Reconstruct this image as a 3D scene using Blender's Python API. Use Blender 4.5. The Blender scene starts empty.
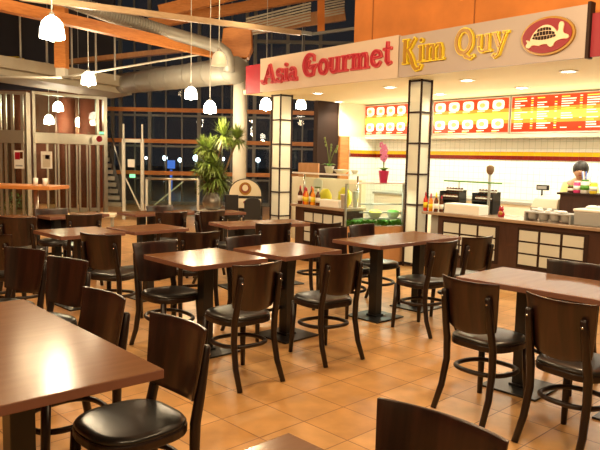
import bpy, bmesh, math, random
from mathutils import Vector, Matrix
random.seed(7)
R = math.radians
scene = bpy.context.scene
COL = scene.collection

# ------------------------------------------------------------------ camera
CF, CP, CR, CH = 653.0, 0.103, 0.021, 1.525      # focal length (px of a 600 px frame), pitch, roll, eye height
cam_d = bpy.data.cameras.new('camera'); cam = bpy.data.objects.new('camera', cam_d); COL.objects.link(cam)
cam_d.sensor_width = 36.0; cam_d.lens = CF / 600 * 36.0; cam_d.clip_end = 200
cam.matrix_world = Matrix.Translation((0, 0, CH)) @ Matrix.Rotation(math.pi/2 - CP, 4, 'X') @ Matrix.Rotation(CR, 4, 'Z')
scene.camera = cam
EYE = Vector((0, 0, CH))

def ray(x, y):
    X, Y = x - 300, y - 225
    c, s = math.cos(CR), math.sin(CR)
    X, Y = X*c + Y*s, -X*s + Y*c
    d = Vector((X/CF, 1.0, -Y/CF)); c, s = math.cos(CP), math.sin(CP)
    return Vector((d.x, d.y*c + d.z*s, -d.y*s + d.z*c))
def atz(x, y, z):
    d = ray(x, y); return EYE + d*((z - CH)/d.z)
def atY(x, y, Y):
    d = ray(x, y); return EYE + d*(Y/d.y)

# shop frame: a runs along the shop front, b runs into the shop
SA = R(-50.5)
SV = Vector((math.cos(SA), math.sin(SA), 0)); NV = Vector((-SV.y, SV.x, 0))
O = atz(260, 92, 2.64); O.z = 0
def SP(a, b, z=0): return O + SV*a + NV*b + Vector((0, 0, z))
TY = R(43.9)                                      # direction of the table rows and floor tiles

# ------------------------------------------------------------------ materials
def nt(name):
    m = bpy.data.materials.new(name); m.use_nodes = True
    t = m.node_tree; b = t.nodes['Principled BSDF']; return m, t, b
def mat(name, col, rough=.5, metal=0, coat=0, spec=.5, var=0, vscale=8, bump=0, emit=None, estr=0, alpha=1, trans=0):
    m, t, b = nt(name)
    b.inputs['Base Color'].default_value = (*col, 1)
    b.inputs['Roughness'].default_value = rough; b.inputs['Metallic'].default_value = metal
    b.inputs['Coat Weight'].default_value = coat; b.inputs['Coat Roughness'].default_value = .12
    b.inputs['Specular IOR Level'].default_value = spec
    b.inputs['Transmission Weight'].default_value = trans
    b.inputs['Alpha'].default_value = alpha
    if emit: b.inputs['Emission Color'].default_value = (*emit, 1); b.inputs['Emission Strength'].default_value = estr
    tc = t.nodes.new('ShaderNodeTexCoord'); n = t.nodes.new('ShaderNodeTexNoise')
    n.inputs['Scale'].default_value = vscale; n.inputs['Detail'].default_value = 4
    t.links.new(tc.outputs['Object'], n.inputs['Vector'])
    mix = t.nodes.new('ShaderNodeMix'); mix.data_type = 'RGBA'
    mix.inputs[6].default_value = (*[max(0, c*(1-var)) for c in col], 1)
    mix.inputs[7].default_value = (*[min(1, c*(1+var)) for c in col], 1)
    t.links.new(n.outputs['Fac'], mix.inputs[0]); t.links.new(mix.outputs[2], b.inputs['Base Color'])
    if bump:
        bp = t.nodes.new('ShaderNodeBump'); bp.inputs['Strength'].default_value = bump; bp.inputs['Distance'].default_value = .01
        t.links.new(n.outputs['Fac'], bp.inputs['Height']); t.links.new(bp.outputs['Normal'], b.inputs['Normal'])
    return m
def wood(name, c1, c2, rough=.35, scale=(22, 1.6, 3), coat=.3, spec=.5, dist=1.2):
    m, t, b = nt(name)
    tc = t.nodes.new('ShaderNodeTexCoord'); mp = t.nodes.new('ShaderNodeMapping'); mp.inputs['Scale'].default_value = scale
    n = t.nodes.new('ShaderNodeTexNoise'); n.inputs['Scale'].default_value = 1.5; n.inputs['Detail'].default_value = 6; n.inputs['Distortion'].default_value = dist
    r = t.nodes.new('ShaderNodeValToRGB'); r.color_ramp.elements[0].position = .3; r.color_ramp.elements[1].position = .72
    r.color_ramp.elements[0].color = (*c1, 1); r.color_ramp.elements[1].color = (*c2, 1)
    L = t.links.new
    L(tc.outputs['Object'], mp.inputs['Vector']); L(mp.outputs['Vector'], n.inputs['Vector']); L(n.outputs['Fac'], r.inputs['Fac']); L(r.outputs['Color'], b.inputs['Base Color'])
    b.inputs['Roughness'].default_value = rough; b.inputs['Coat Weight'].default_value = coat; b.inputs['Coat Roughness'].default_value = .2
    b.inputs['Specular IOR Level'].default_value = spec
    return m
def glass(name, tint=(.9, 1, .95), clear=.9, rough=.02):
    # thin clear pane: mostly transparent, with a fresnel gloss
    m, t, b = nt(name); t.nodes.remove(b); out = t.nodes['Material Output']
    tr = t.nodes.new('ShaderNodeBsdfTransparent'); tr.inputs[0].default_value = (*[c*clear for c in tint], 1)
    gl = t.nodes.new('ShaderNodeBsdfGlossy'); gl.inputs['Roughness'].default_value = rough
    fr = t.nodes.new('ShaderNodeFresnel'); fr.inputs[0].default_value = 1.5
    mx = t.nodes.new('ShaderNodeMixShader'); L = t.links.new
    ge = t.nodes.new('ShaderNodeNewGeometry'); sb = t.nodes.new('ShaderNodeMath'); sb.operation = 'SUBTRACT'; sb.inputs[0].default_value = 1
    mu = t.nodes.new('ShaderNodeMath'); mu.operation = 'MULTIPLY'
    L(ge.outputs['Backfacing'], sb.inputs[1]); L(fr.outputs[0], mu.inputs[0]); L(sb.outputs[0], mu.inputs[1]); L(mu.outputs[0], mx.inputs[0]); L(tr.outputs[0], mx.inputs[1]); L(gl.outputs[0], mx.inputs[2]); L(mx.outputs[0], out.inputs[0])
    return m
def tiles(name, c1, c2, mortar, size, msize, rough, bump=.3, var=.25, coat=0, band=None):
    m, t, b = nt(name); L = t.links.new
    tc = t.nodes.new('ShaderNodeTexCoord'); br = t.nodes.new('ShaderNodeTexBrick')
    br.offset = 0; br.inputs['Scale'].default_value = 1; br.inputs['Brick Width'].default_value = size; br.inputs['Row Height'].default_value = size
    br.inputs['Mortar Size'].default_value = msize; br.inputs['Mortar Smooth'].default_value = .2
    br.inputs['Color1'].default_value = (*c1, 1); br.inputs['Color2'].default_value = (*c2, 1); br.inputs['Mortar'].default_value = (*mortar, 1)
    n = t.nodes.new('ShaderNodeTexNoise'); n.inputs['Scale'].default_value = 5; n.inputs['Detail'].default_value = 5
    mx = t.nodes.new('ShaderNodeMix'); mx.data_type = 'RGBA'; mx.blend_type = 'MULTIPLY'; mx.inputs[0].default_value = 1
    r = t.nodes.new('ShaderNodeValToRGB'); r.color_ramp.elements[0].position = .3; r.color_ramp.elements[1].position = .7
    r.color_ramp.elements[0].color = (1-var, 1-var, 1-var, 1); r.color_ramp.elements[1].color = (1, 1, 1, 1)
    L(tc.outputs['Object'], br.inputs['Vector']); L(tc.outputs['Object'], n.inputs['Vector']); L(n.outputs['Fac'], r.inputs['Fac'])
    L(br.outputs['Color'], mx.inputs[6]); L(r.outputs['Color'], mx.inputs[7]); L(mx.outputs[2], b.inputs['Base Color'])
    b.inputs['Roughness'].default_value = rough; b.inputs['Coat Weight'].default_value = coat
    bp = t.nodes.new('ShaderNodeBump'); bp.inputs['Strength'].default_value = bump; bp.inputs['Distance'].default_value = .004; bp.invert = True
    L(br.outputs['Fac'], bp.inputs['Height']); L(bp.outputs['Normal'], b.inputs['Normal'])
    return m

M = {}
M['floor'] = tiles('terracotta_tile', (.64, .335, .115), (.78, .445, .18), (.27, .115, .04), .338, .0036, .30, var=.30)
M['chair'] = wood('dark_stained_wood', (.008, .0031, .0021), (.018, .0066, .0042), rough=.36, scale=(26, 3, 2.2), coat=.0)
M['chair_back'] = wood('dark_veneer', (.007, .0027, .0020), (.040, .0125, .0070), rough=.30, scale=(13, 3, 1.6), coat=.45)
M['vinyl'] = mat('black_vinyl', (.014, .013, .012), rough=.28, var=.2, vscale=20, spec=.6)
M['table_top'] = wood('table_veneer', (.150, .064, .025), (.185, .082, .034), rough=.5, scale=(2, 18, 2), coat=0, spec=0, dist=.2)
def satin(m, rough, cap):
    # satin lacquer: a thin gloss over the wood, its strength limited at grazing angles
    t = m.node_tree; L = t.links.new; b = t.nodes['Principled BSDF']; out = t.nodes['Material Output']
    gl = t.nodes.new('ShaderNodeBsdfGlossy'); gl.inputs['Roughness'].default_value = rough
    fr = t.nodes.new('ShaderNodeFresnel'); fr.inputs[0].default_value = 1.45
    mn = t.nodes.new('ShaderNodeMath'); mn.operation = 'MINIMUM'; mn.inputs[1].default_value = cap
    mx = t.nodes.new('ShaderNodeMixShader')
    L(fr.outputs[0], mn.inputs[0]); L(mn.outputs[0], mx.inputs[0]); L(b.outputs[0], mx.inputs[1]); L(gl.outputs[0], mx.inputs[2]); L(mx.outputs[0], out.inputs[0])
satin(M['table_top'], .19, .21)
M['table_edge'] = mat('table_edge', (.20, .085, .055), rough=.45, var=.1)
M['black_metal'] = mat('black_metal', (.012, .012, .012), rough=.38, metal=.0, var=.3, spec=.6)
M['chrome'] = mat('chrome', (.75, .75, .75), rough=.15, metal=1)
M['steel'] = mat('brushed_steel', (.52, .50, .42), rough=.32, metal=.85, var=.1, vscale=30)
M['duct'] = mat('duct_steel', (.36, .36, .325), rough=.5, metal=.3, var=.12, vscale=6)
M['white_steel'] = mat('painted_steel', (.62, .62, .56), rough=.5, var=.06)
M['frame_dark'] = mat('window_frame', (.15, .148, .135), rough=.45, var=.1)
M['glulam'] = wood('orange_glulam', (.50, .17, .035), (.66, .27, .07), rough=.5, scale=(3, 3, 20), coat=0)
M['pale_timber'] = wood('pale_timber', (.42, .30, .18), (.55, .42, .27), rough=.4, scale=(3, 3, 20), coat=.1)
M['roof'] = mat('roof_boards', (.16, .06, .028), rough=.7, var=.2)
M['plaster_orange'] = mat('orange_plaster', (.56, .185, .035), rough=.85, var=.38, vscale=2.2, bump=.1)
M['seam'] = mat('plaster_joint', (.30, .10, .02), rough=.9)
M['cream'] = mat('cream_paint', (.82, .74, .56), rough=.7, var=.03)
M['shop_cream'] = mat('shop_ceiling_paint', (.78, .68, .43), rough=.7, var=.02)
M['white_wall'] = mat('white_paint', (.85, .83, .74), rough=.7, var=.03)
M['wtile'] = tiles('white_tile', (.84, .86, .80), (.86, .87, .82), (.50, .56, .46), .11, .0028, .2, var=.04, bump=.2)
M['yellow_tile'] = tiles('yellow_tile', (.60, .34, .006), (.55, .30, .008), (.4, .3, .1), .11, .002, .25, var=.05)
M['red_tile'] = tiles('red_tile', (.17, .010, .004), (.14, .008, .004), (.2, .05, .03), .11, .002, .25, var=.05)
M['shoji'] = mat('rice_paper', (.58, .58, .51), rough=.7, var=.05, vscale=5)
M['shoji_added_glow'] = mat('rice_paper_added_glow', (.64, .62, .47), rough=.7, var=.05, vscale=5, emit=(1, .96, .74), estr=.10)  # faint glow put into the pillar paper, no lamp inside
M['counter_wood'] = wood('counter_wood', (.040, .014, .008), (.068, .026, .014), rough=.4, scale=(16, 2, 2), coat=.15)
M['lath'] = mat('dark_lath', (.030, .014, .009), rough=.7, spec=.2)
M['light_wood'] = wood('light_wood', (.42, .20, .075), (.52, .27, .12), rough=.45, scale=(8, 2, 2), coat=.1)
M['top_stone'] = mat('counter_top', (.36, .25, .17), rough=.25, var=.1)
M['sign_beige'] = mat('sign_panel_beige', (.60, .47, .36), rough=.5, var=.02)
M['sign_grey'] = mat('sign_panel_grey', (.40, .32, .28), rough=.5, var=.02)
M['red'] = mat('sign_red', (.38, .004, .022), rough=.4, var=.05)
M['dark_red'] = mat('dark_red', (.24, .004, .014), rough=.5, var=.08)
M['pink_edge'] = mat('letter_rim_pink', (.60, .075, .09), rough=.4)
M['gold'] = mat('letter_gold', (.36, .175, .005), rough=.35, var=.05)
M['yellow'] = mat('letter_rim_yellow', (.82, .62, .02), rough=.4)
M['turtle'] = mat('turtle_cream', (.80, .58, .38), rough=.45)
M['lamp_glow'] = mat('lamp_shade_lit', (.95, .92, .85), rough=.3, emit=(1, .88, .66), estr=30)
M['lamp_off'] = mat('lamp_shade_dim', (.75, .65, .48), rough=.25, emit=(1, .8, .5), estr=.35)
M['downlight'] = mat('downlight_glow', (1, 1, 1), emit=(1, .93, .74), estr=14)
M['white_plastic'] = mat('white_plastic', (.85, .83, .78), rough=.35)
M['beige_plastic'] = mat('beige_plastic', (.62, .56, .44), rough=.45)
M['grey_plastic'] = mat('grey_plastic', (.36, .36, .35), rough=.4)
M['black_plastic'] = mat('black_plastic', (.015, .014, .014), rough=.35)
M['paper'] = mat('paper', (.84, .82, .76), rough=.8)
M['leaf'] = mat('yucca_leaf', (.16, .23, .04), rough=.42, var=.5, vscale=6)
M['leaf2'] = mat('lettuce_leaf', (.10, .32, .035), rough=.5, var=.5, vscale=30)
M['bark'] = mat('bark', (.20, .12, .06), rough=.9, var=.4, vscale=30, bump=.5)
M['silver_pot'] = mat('silver_glaze', (.20, .18, .15), rough=.3, metal=.6, var=.25, vscale=9)
M['pink'] = mat('pink_glaze', (.85, .06, .26), rough=.35)
M['orchid'] = mat('orchid_petal', (.70, .22, .45), rough=.6)
M['brick_red'] = mat('red_brown_render', (.30, .075, .04), rough=.7, var=.2)
M['concrete'] = mat('pale_concrete', (.52, .49, .40), rough=.75, var=.1)
M['grey_panel'] = mat('slab_paint', (.42, .38, .29), rough=.6, var=.1)
M['glass'] = glass('clear_glass')
M['night_glass'] = glass('night_glass', (.9, 1, 1), .80)
M['green_glass'] = glass('display_glass', (.94, 1, .97), .95)
M['red_sauce'] = mat('red_sauce', (.62, .03, .015), rough=.2)
M['orange_sauce'] = mat('orange_sauce', (.80, .26, .01), rough=.2)
M['brown_sauce'] = mat('brown_sauce', (.10, .025, .008), rough=.15)
M['yellow_pack'] = mat('yellow_pack', (.90, .68, .04), rough=.45, var=.15, vscale=8)
M['skin'] = mat('skin', (.52, .30, .19), rough=.55)
M['hair'] = mat('hair', (.018, .014, .012), rough=.5)
M['shirt'] = mat('shirt', (.80, .70, .30), rough=.8)
M['trousers'] = mat('trousers', (.03, .03, .04), rough=.8)
M['exit_green'] = mat('exit_green', (.1, .6, .25), rough=.4, emit=(.3, 1, .5), estr=1.2)
M['blue'] = mat('blue_plastic', (.06, .14, .50), rough=.4)
M['street'] = mat('street_lamp_glow', (1, 1, 1), emit=(.85, .93, 1), estr=14)
M['street_blue'] = mat('blue_neon', (.1, .2, 1), emit=(.12, .3, 1), estr=.8)
M['asphalt'] = mat('dark_asphalt', (.03, .03, .035), rough=.6, var=.2)

# ------------------------------------------------------------------ mesh builder
class MB:
    def __init__(s): s.v, s.f, s.m, s.sm = [], [], [], []
    def add(s, vs, fs, mi=0, smooth=False, T=None):
        k = len(s.v)
        for p in vs:
            p = Vector(p); s.v.append(tuple(T @ p) if T is not None else tuple(p))
        for f in fs: s.f.append([i + k for i in f]); s.m.append(mi); s.sm.append(smooth)
        return s
    def box(s, x0, x1, y0, y1, z0, z1, mi=0, T=None):
        v = [(x0,y0,z0),(x1,y0,z0),(x1,y1,z0),(x0,y1,z0),(x0,y0,z1),(x1,y0,z1),(x1,y1,z1),(x0,y1,z1)]
        return s.add(v, [(3,2,1,0),(4,5,6,7),(0,1,5,4),(1,2,6,5),(2,3,7,6),(3,0,4,7)], mi, False, T)
    def bar(s, p, q, w, h, mi=0, up=(0,0,1)):
        p, q = Vector(p), Vector(q); d = (q-p).normalized(); u = Vector(up)
        if abs(d.dot(u)) > .98: u = Vector((1,0,0))
        r = d.cross(u).normalized(); u = r.cross(d)
        v = []
        for c in (p, q):
            for a, b in ((-1,-1),(1,-1),(1,1),(-1,1)): v.append(c + r*a*w/2 + u*b*h/2)
        return s.add(v, [(3,2,1,0),(4,5,6,7),(0,1,5,4),(1,2,6,5),(2,3,7,6),(3,0,4,7)], mi)
    def tube(s, pts, r, seg=8, mi=0, closed=False, smooth=True, flat=1.0, T=None):
        pts = [Vector(p) for p in pts]; n = len(pts); rs = r if isinstance(r, (list, tuple)) else [r]*n
        vs, fs = [], []; prev = None
        for i, p in enumerate(pts):
            a = pts[(i-1) % n] if closed or i > 0 else p; b = pts[(i+1) % n] if closed or i < n-1 else p
            d = (b-a).normalized()
            if prev is None:
                u = Vector((0,0,1)) if abs(d.z) < .9 else Vector((1,0,0))
            else: u = prev
            u = (u - d*u.dot(d)).normalized(); prev = u; w = d.cross(u)
            for k in range(seg):
                t = 2*math.pi*(k+.5)/seg
                vs.append(p + u*math.cos(t)*rs[i]*flat + w*math.sin(t)*rs[i])
        m = n if closed else n-1
        for i in range(m):
            for k in range(seg):
                fs.append((i*seg+k, i*seg+(k+1)%seg, ((i+1)%n)*seg+(k+1)%seg, ((i+1)%n)*seg+k))
        if not closed:
            fs.append(tuple(range(seg))[::-1]); fs.append(tuple((n-1)*seg+k for k in range(seg)))
        return s.add(vs, fs, mi, smooth, T)
    def lathe(s, prof, seg=20, mi=0, c=(0,0,0), smooth=True, T=None):
        vs, fs = [], []
        for r, z in prof:
            for k in range(seg):
                t = 2*math.pi*k/seg; vs.append((c[0]+r*math.cos(t), c[1]+r*math.sin(t), c[2]+z))
        for i in range(len(prof)-1):
            for k in range(seg): fs.append((i*seg+k, i*seg+(k+1)%seg, (i+1)*seg+(k+1)%seg, (i+1)*seg+k))
        if prof[0][0] > 1e-4: fs.append(tuple(range(seg))[::-1])
        if prof[-1][0] > 1e-4: fs.append(tuple((len(prof)-1)*seg+k for k in range(seg)))
        return s.add(vs, fs, mi, smooth, T)
    def prism(s, poly, y0, y1, mi=0, T=None):          # polygon in x,z pushed along y
        n = len(poly); vs = [(x, y0, z) for x, z in poly] + [(x, y1, z) for x, z in poly]
        fs = [tuple(range(n)), tuple(range(n, 2*n))[::-1]] + [(i, i+n, (i+1)%n+n, (i+1)%n) for i in range(n)]
        return s.add(vs, fs, mi, False, T)
    def slab(s, poly, z0, z1, mi=0, T=None):           # polygon in x,y pushed along z
        n = len(poly); vs = [(x, y, z0) for x, y in poly] + [(x, y, z1) for x, y in poly]
        fs = [tuple(range(n))[::-1], tuple(range(n, 2*n))] + [(i, (i+1)%n, (i+1)%n+n, i+n) for i in range(n)]
        return s.add(vs, fs, mi, False, T)
    def ball(s, c, rx, ry, rz, seg=12, rings=8, mi=0):
        prof = []
        vs, fs = [], []
        for i in range(rings+1):
            ph = math.pi*i/rings - math.pi/2; cr, cz = math.cos(ph), math.sin(ph)
            for k in range(seg):
                t = 2*math.pi*k/seg; vs.append((c[0]+rx*max(cr, .001)*math.cos(t), c[1]+ry*max(cr, .001)*math.sin(t), c[2]+rz*cz))
        for i in range(rings):
            for k in range(seg): fs.append((i*seg+k, i*seg+(k+1)%seg, (i+1)*seg+(k+1)%seg, (i+1)*seg+k))
        return s.add(vs, fs, mi, True)
    def build(s, name, mats, parent=None, bevel=0, loc=None, rz=0, segs=2):
        me = bpy.data.meshes.new(name); me.from_pydata(s.v, [], s.f)
        for m in (mats if isinstance(mats, (list, tuple)) else [mats]): me.materials.append(M[m])
        me.polygons.foreach_set('material_index', s.m); me.polygons.foreach_set('use_smooth', s.sm); me.update()
        bm = bmesh.new(); bm.from_mesh(me); bmesh.ops.recalc_face_normals(bm, faces=bm.faces); bm.to_mesh(me); bm.free()
        o = bpy.data.objects.new(name, me); COL.objects.link(o)
        if parent: o.parent = parent
        if loc is not None: o.location = loc; o.rotation_euler = (0, 0, rz)
        if bevel:
            b = o.modifiers.new('bevel', 'BEVEL'); b.width = bevel; b.segments = segs; b.limit_method = 'ANGLE'; b.angle_limit = R(40)
        return o

def tag(o, label, cat, group=None):
    o['label'] = label; o['category'] = cat
    if group: o['group'] = group
    return o
def thing(name, label, cat, loc=(0,0,0), rz=0, group=None):
    o = bpy.data.objects.new(name, None); COL.objects.link(o); o.empty_display_size = .1
    o.location = loc; o.rotation_euler = (0, 0, rz); return tag(o, label, cat, group)
def struct(o): o['kind'] = 'structure'; return o
def dup(root, loc, rz, label, group=None):
    def cp(o, par):
        c = o.copy(); COL.objects.link(c)
        if par: c.parent = par
        for ch in o.children: cp(ch, c)
        return c
    r = cp(root, None); r.location = loc; r.rotation_euler = (0, 0, rz); r['label'] = label
    if group: r['group'] = group
    return r

# ------------------------------------------------------------------ room shell
TILE0 = atz(304, 421.4, 0)
b = MB(); b.box(-30, 30, -30, 40, -.1, 0)
struct(b.build('floor', 'floor', loc=(TILE0.x, TILE0.y, 0), rz=TY))
b = MB(); b.box(-14, 12, -8, 20.6, 6.6, 6.8)
struct(b.build('ceiling', 'roof'))
b = MB(); b.box(-60, 60, 20.9, 90, -.3, -.05)
struct(b.build('ground_outside', 'asphalt'))
# hall wall behind the camera and to the left, so that the lamps light a closed hall
b = MB(); b.box(-14.2, -14, -8, 20.6, 0, 6.8); struct(b.build('wall_left', 'brick_red'))
b = MB(); b.box(-14, 12, -8.2, -8, 0, 6.8); struct(b.build('wall_rear', 'cream'))

# --- glazed facade across the back (Y = 20)
FY = 20.0
fac = MB()
for px in (113, 121, 150, 199, 246, 254, 286, 318):
    p = atY(px, 150, FY); fac.box(p.x-.05, p.x+.05, FY-.06, FY+.06, 0, 6.6)
for x in (-9.5, -8.3, -7.2, 1.6, 2.8): fac.box(x-.05, x+.05, FY-.06, FY+.06, 0, 6.6)
for z in (4.1, 4.95, .06): fac.box(-13, 3.5, FY-.05, FY+.05, z-.05, z+.05)
for z in (.80, 1.78, 2.70): fac.box(-13, 3.5, FY-.05, FY+.05, z-.03, z+.03)
for px in (135, 166, 182, 222, 231, 270, 302): p = atY(px, 150, FY); fac.box(p.x-.022, p.x+.022, FY-.03, FY+.03, 0, 6.6)
w = fac.build('window_1', 'frame_dark'); struct(w)
g = MB(); g.box(-13, 3.5, FY+.10, FY+.112, .05, 6.6); g.build('pane', 'night_glass', w)
for i, z in enumerate((.97, 1.93, 2.86, 3.7)):
    t = MB(); t.box(-13, 3.5, FY-.16, FY-.07, z-.06, z+.06); struct(t.build('trim_%d' % (i+1), 'glulam'))
# --- street outside: lamps and a neon strip
for i, (px, py, Y, r) in enumerate([(165, 158, 27, .10), (180, 160, 29, .09), (196, 158, 26, .12), (223, 159, 30, .08), (258, 160, 26, .09), (146, 158, 32, .07)]):
    p = atY(px, py, Y)
    t = thing('street_lamp', ['white street lamp outside, first from the stair', 'white street lamp outside beyond the middle mullion', 'brightest street lamp outside, left of the yucca plant',
        'small street lamp outside seen through the yucca leaves', 'street lamp outside right of the white column', 'dim far street lamp outside just right of the stair landing'][i], 'street lamp', (p.x, p.y, 0), 0, 'street lamps outside')
    b = MB(); b.tube([(0, 0, -.05), (0, 0, p.z - r)], .04, 6); b.build('pole', 'frame_dark', t)
    b = MB(); b.ball((0, 0, p.z), r, r, r); b.build('globe', 'street', t)
p = atY(171, 165, 28)
b = MB(); b.box(-.16, .16, 0, .08, .05, .4); b.box(-.05, .05, .02, .06, -1.5, 0)
tag(b.build('shop_sign', 'street_blue', loc=(p.x, p.y, p.z-.2)), 'blue lit sign standing in the dark street outside', 'sign')

# --- white column and its timber head
cp = atY(239.5, 150, 13.6)
c = MB(); c.lathe([(.142, 0), (.142, 3.30)], 28); col = struct(c.build('column', 'white_wall', loc=(cp.x, cp.y, 0)))
c = MB(); c.lathe([(.19, 3.30), (.17, 3.40)], 20); c.box(-.13, .13, -.13, .13, 3.40, 3.47); c.build('capital', 'duct', col)

# --- mezzanine on the left
mz0, mz1 = atY(-30, 62, 15.5), atY(116, 80, 17.5)
b = MB(); b.bar((mz0.x, mz0.y, 3.62), (mz1.x, mz1.y, 3.35), 1.4, .26); b.bar((mz0.x, mz0.y+.5, 3.40), (mz1.x, mz1.y+.5, 3.14), 1.6, .16)
struct(b.build('mezzanine_slab', 'grey_panel'))
b = MB(); b.box(-13, -5.4, 19.0, 19.2, 3.3, 6.6)
struct(b.build('wall_mezzanine', 'trousers'))
rl = MB(); pr = []
for px, pt in ((21, 12), (47, 20), (72, 24), (96, 28), (115, 34)):
    q = atY(px, 70, 16.2); tpt = atY(px, pt, 16.2); rl.tube([(q.x, q.y, 3.3), (q.x, q.y, tpt.z)], .025, 6)
tag(rl.build('railing', 'white_steel'), 'thin white steel posts of the mezzanine balustrade at upper left', 'railing')
for (px, py, cw, ch_, m_, nm, lab) in ((10, 52, .30, .42, 'yellow_pack', 'crate', 'yellow crate up on the mezzanine, behind the balustrade'), (38, 52, .32, .3, 'concrete', 'crate', 'grey crate up on the mezzanine, behind the balustrade')):
    p = atY(px, py, 18.0)
    b = MB(); b.box(-cw, cw, -.2, .2, 0, ch_*1.2); b.box(-cw-.03, cw+.03, -.23, .23, ch_*1.0, ch_*1.1)
    tag(b.build(nm, m_, loc=(p.x, p.y, 3.55)), lab, 'crate')
# orange timber post with white foot
p = atY(62, 74, 14.6); q = atY(62, 18, 14.6)
pt = thing('timber_post', 'orange timber post with white steel foot under the roof beam', 'post', (p.x, p.y, p.z))
b = MB(); b.box(-.12, .12, -.12, .12, .12, q.z-p.z+.3); b.build('shaft', 'glulam', pt)
b = MB(); b.box(-.10, .10, -.10, .10, -.06, .12); b.build('foot', 'white_steel', pt)

# --- roof beams, ducts, rods
def beam(name, label, cat, p, q, w, h, m):
    mid = (p+q)/2; b = MB(); b.bar(p-mid, q-mid, w, h); o = b.build(name, m, loc=mid); return tag(o, label, cat)
beam('roof_beam', 'orange glulam roof beam sloping from upper left to the white column', 'beam', atY(-30, -2, 9.5), atY(236, 58, 13.6), .16, .17, 'glulam')
beam('roof_beam', 'pale timber edge beam running over the round duct toward the sign', 'beam', atY(20, -3, 8.6), atY(300, 33, 12.0), .07, .085, 'pale_timber')
beam('roof_beam', 'orange timber beam at the top edge above the louvred strip', 'beam', atY(150, 24, 17), atY(330, -8, 17), .2, .24, 'glulam')
beam('roof_beam', 'short orange beam end at the top edge left of the lamp cable', 'beam', atY(160, 12, 16), atY(240, -8, 16), .2, .28, 'glulam')
beam('roof_beam', 'low tan beam in the shade under the round duct', 'beam', atY(70, 62, 17), atY(236, 44, 17), .2, .12, 'light_wood')
p = atY(242, 44, 13.6)
b = MB(); pl = [(-.42,-.20),(-.30,-.30),(.14,-.30),(.22,-.1),(.20,.26),(.0,.34),(-.36,.28)]
b.prism(pl, -.18, .18); tag(b.build('timber_bracket', 'glulam', loc=p, bevel=.02), 'orange timber bracket block on top of the white column', 'bracket')
b = MB(); A_, B_ = atY(62, 77.5, 13), atY(214, 52, 13); b.tube([A_-A_, B_-A_], .022, 6); tag(b.build('tie_rod', 'white_steel', loc=A_), 'thin steel tie rod rising right from the timber post to the duct elbow', 'rod')
b = MB(); A_, B_ = atY(-20, 77, 13), atY(62, 77.5, 13); b.tube([A_-A_, B_-A_], .024, 6); tag(b.build('tie_rod', 'white_steel', loc=A_), 'thin level steel tie rod left of the timber post foot', 'rod')
# round spiral duct with elbow
pts = [atY(60, -2, 11.0), atY(110, 16, 11.6), atY(170, 33, 12.2), atY(205, 43, 12.6), atY(218, 47, 12.7), atY(226, 53, 12.75), atY(229, 60, 12.75), atY(229, 72, 12.75)]
b = MB(); b.tube([p_-pts[0] for p_ in pts], .115, 16)
for i in range(40):
    t_ = i/40; k = pts[0].lerp(pts[2], t_); d = (pts[2]-pts[0]).normalized()
    b.tube([k-pts[0]-d*.006, k-pts[0]+d*.006], .12, 16)
tag(b.build('round_duct', 'duct', loc=pts[0]), 'slim round steel duct with an elbow, sloping under the roof', 'duct')
A_, B_ = atY(237, 70, 12.9), atY(96, 87, 18.8)
b = MB(); d = (B_-A_); b.tube([A_-A_, d], .26, 28)
for i in range(9): k = d*(i*.11+.02); b.tube([k-d.normalized()*.02, k+d.normalized()*.02], .268, 28)
big = tag(b.build('round_duct', 'duct', loc=A_), 'thick horizontal round steel duct ending by the white column', 'duct')
# louvre strip and post behind the sign
lv = thing('louvre_panel', 'slatted white louvre strip under the roof above the first sign', 'louvre', atY(300, 20, 15.5))
b = MB()
for i in range(7):
    k = -.06*i
    A_, B_ = atY(246, 19, 15.5)-atY(300, 20, 15.5), atY(311, 3, 15.5)-atY(300, 20, 15.5)
    b.bar(A_+Vector((0, .02*i, k)), B_+Vector((0, .02*i, k)), .05, .03)
b.build('slat_strip', 'concrete', lv)
lv = thing('louvre_panel', 'short white louvre strip right of the orange post', 'louvre', atY(333, 8, 15.5))
b = MB()
for i in range(8):
    A_, B_ = atY(325, -2, 15.5)-atY(333, 8, 15.5), atY(345, -6, 15.5)-atY(333, 8, 15.5)
    b.bar(A_+Vector((0, .02*i, -.055*i)), B_+Vector((0, .02*i, -.055*i)), .05, .03)
b.build('slat_strip', 'concrete', lv)
b = MB(); A_, B_ = atY(321, 32, 14.2), atY(321, -6, 14.2); b.bar(Vector(), B_-A_, .15, .15); tag(b.build('timber_post', 'plaster_orange', loc=A_), 'rust orange post standing on the dark beam above the sign', 'post')
b = MB(); A_, B_, C_ = atY(262, 27, 14), atY(312, 34, 13.8), atY(366, 27, 13.0)
b.bar(Vector(), B_-A_, .1, .07); b.bar(B_-A_, C_-A_, .06, .05); tag(b.build('roof_beam', 'frame_dark', loc=A_), 'dark steel beam just above the sign, under the orange post', 'beam')
b = MB(); A_, B_ = atY(240, 30, 16.2), atY(345, 14, 16.2); b.bar(Vector(), B_-A_, .12, .3); tag(b.build('roof_beam', 'light_wood', loc=A_), 'pale timber fascia behind the dark steel beam above the sign', 'beam')

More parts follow.
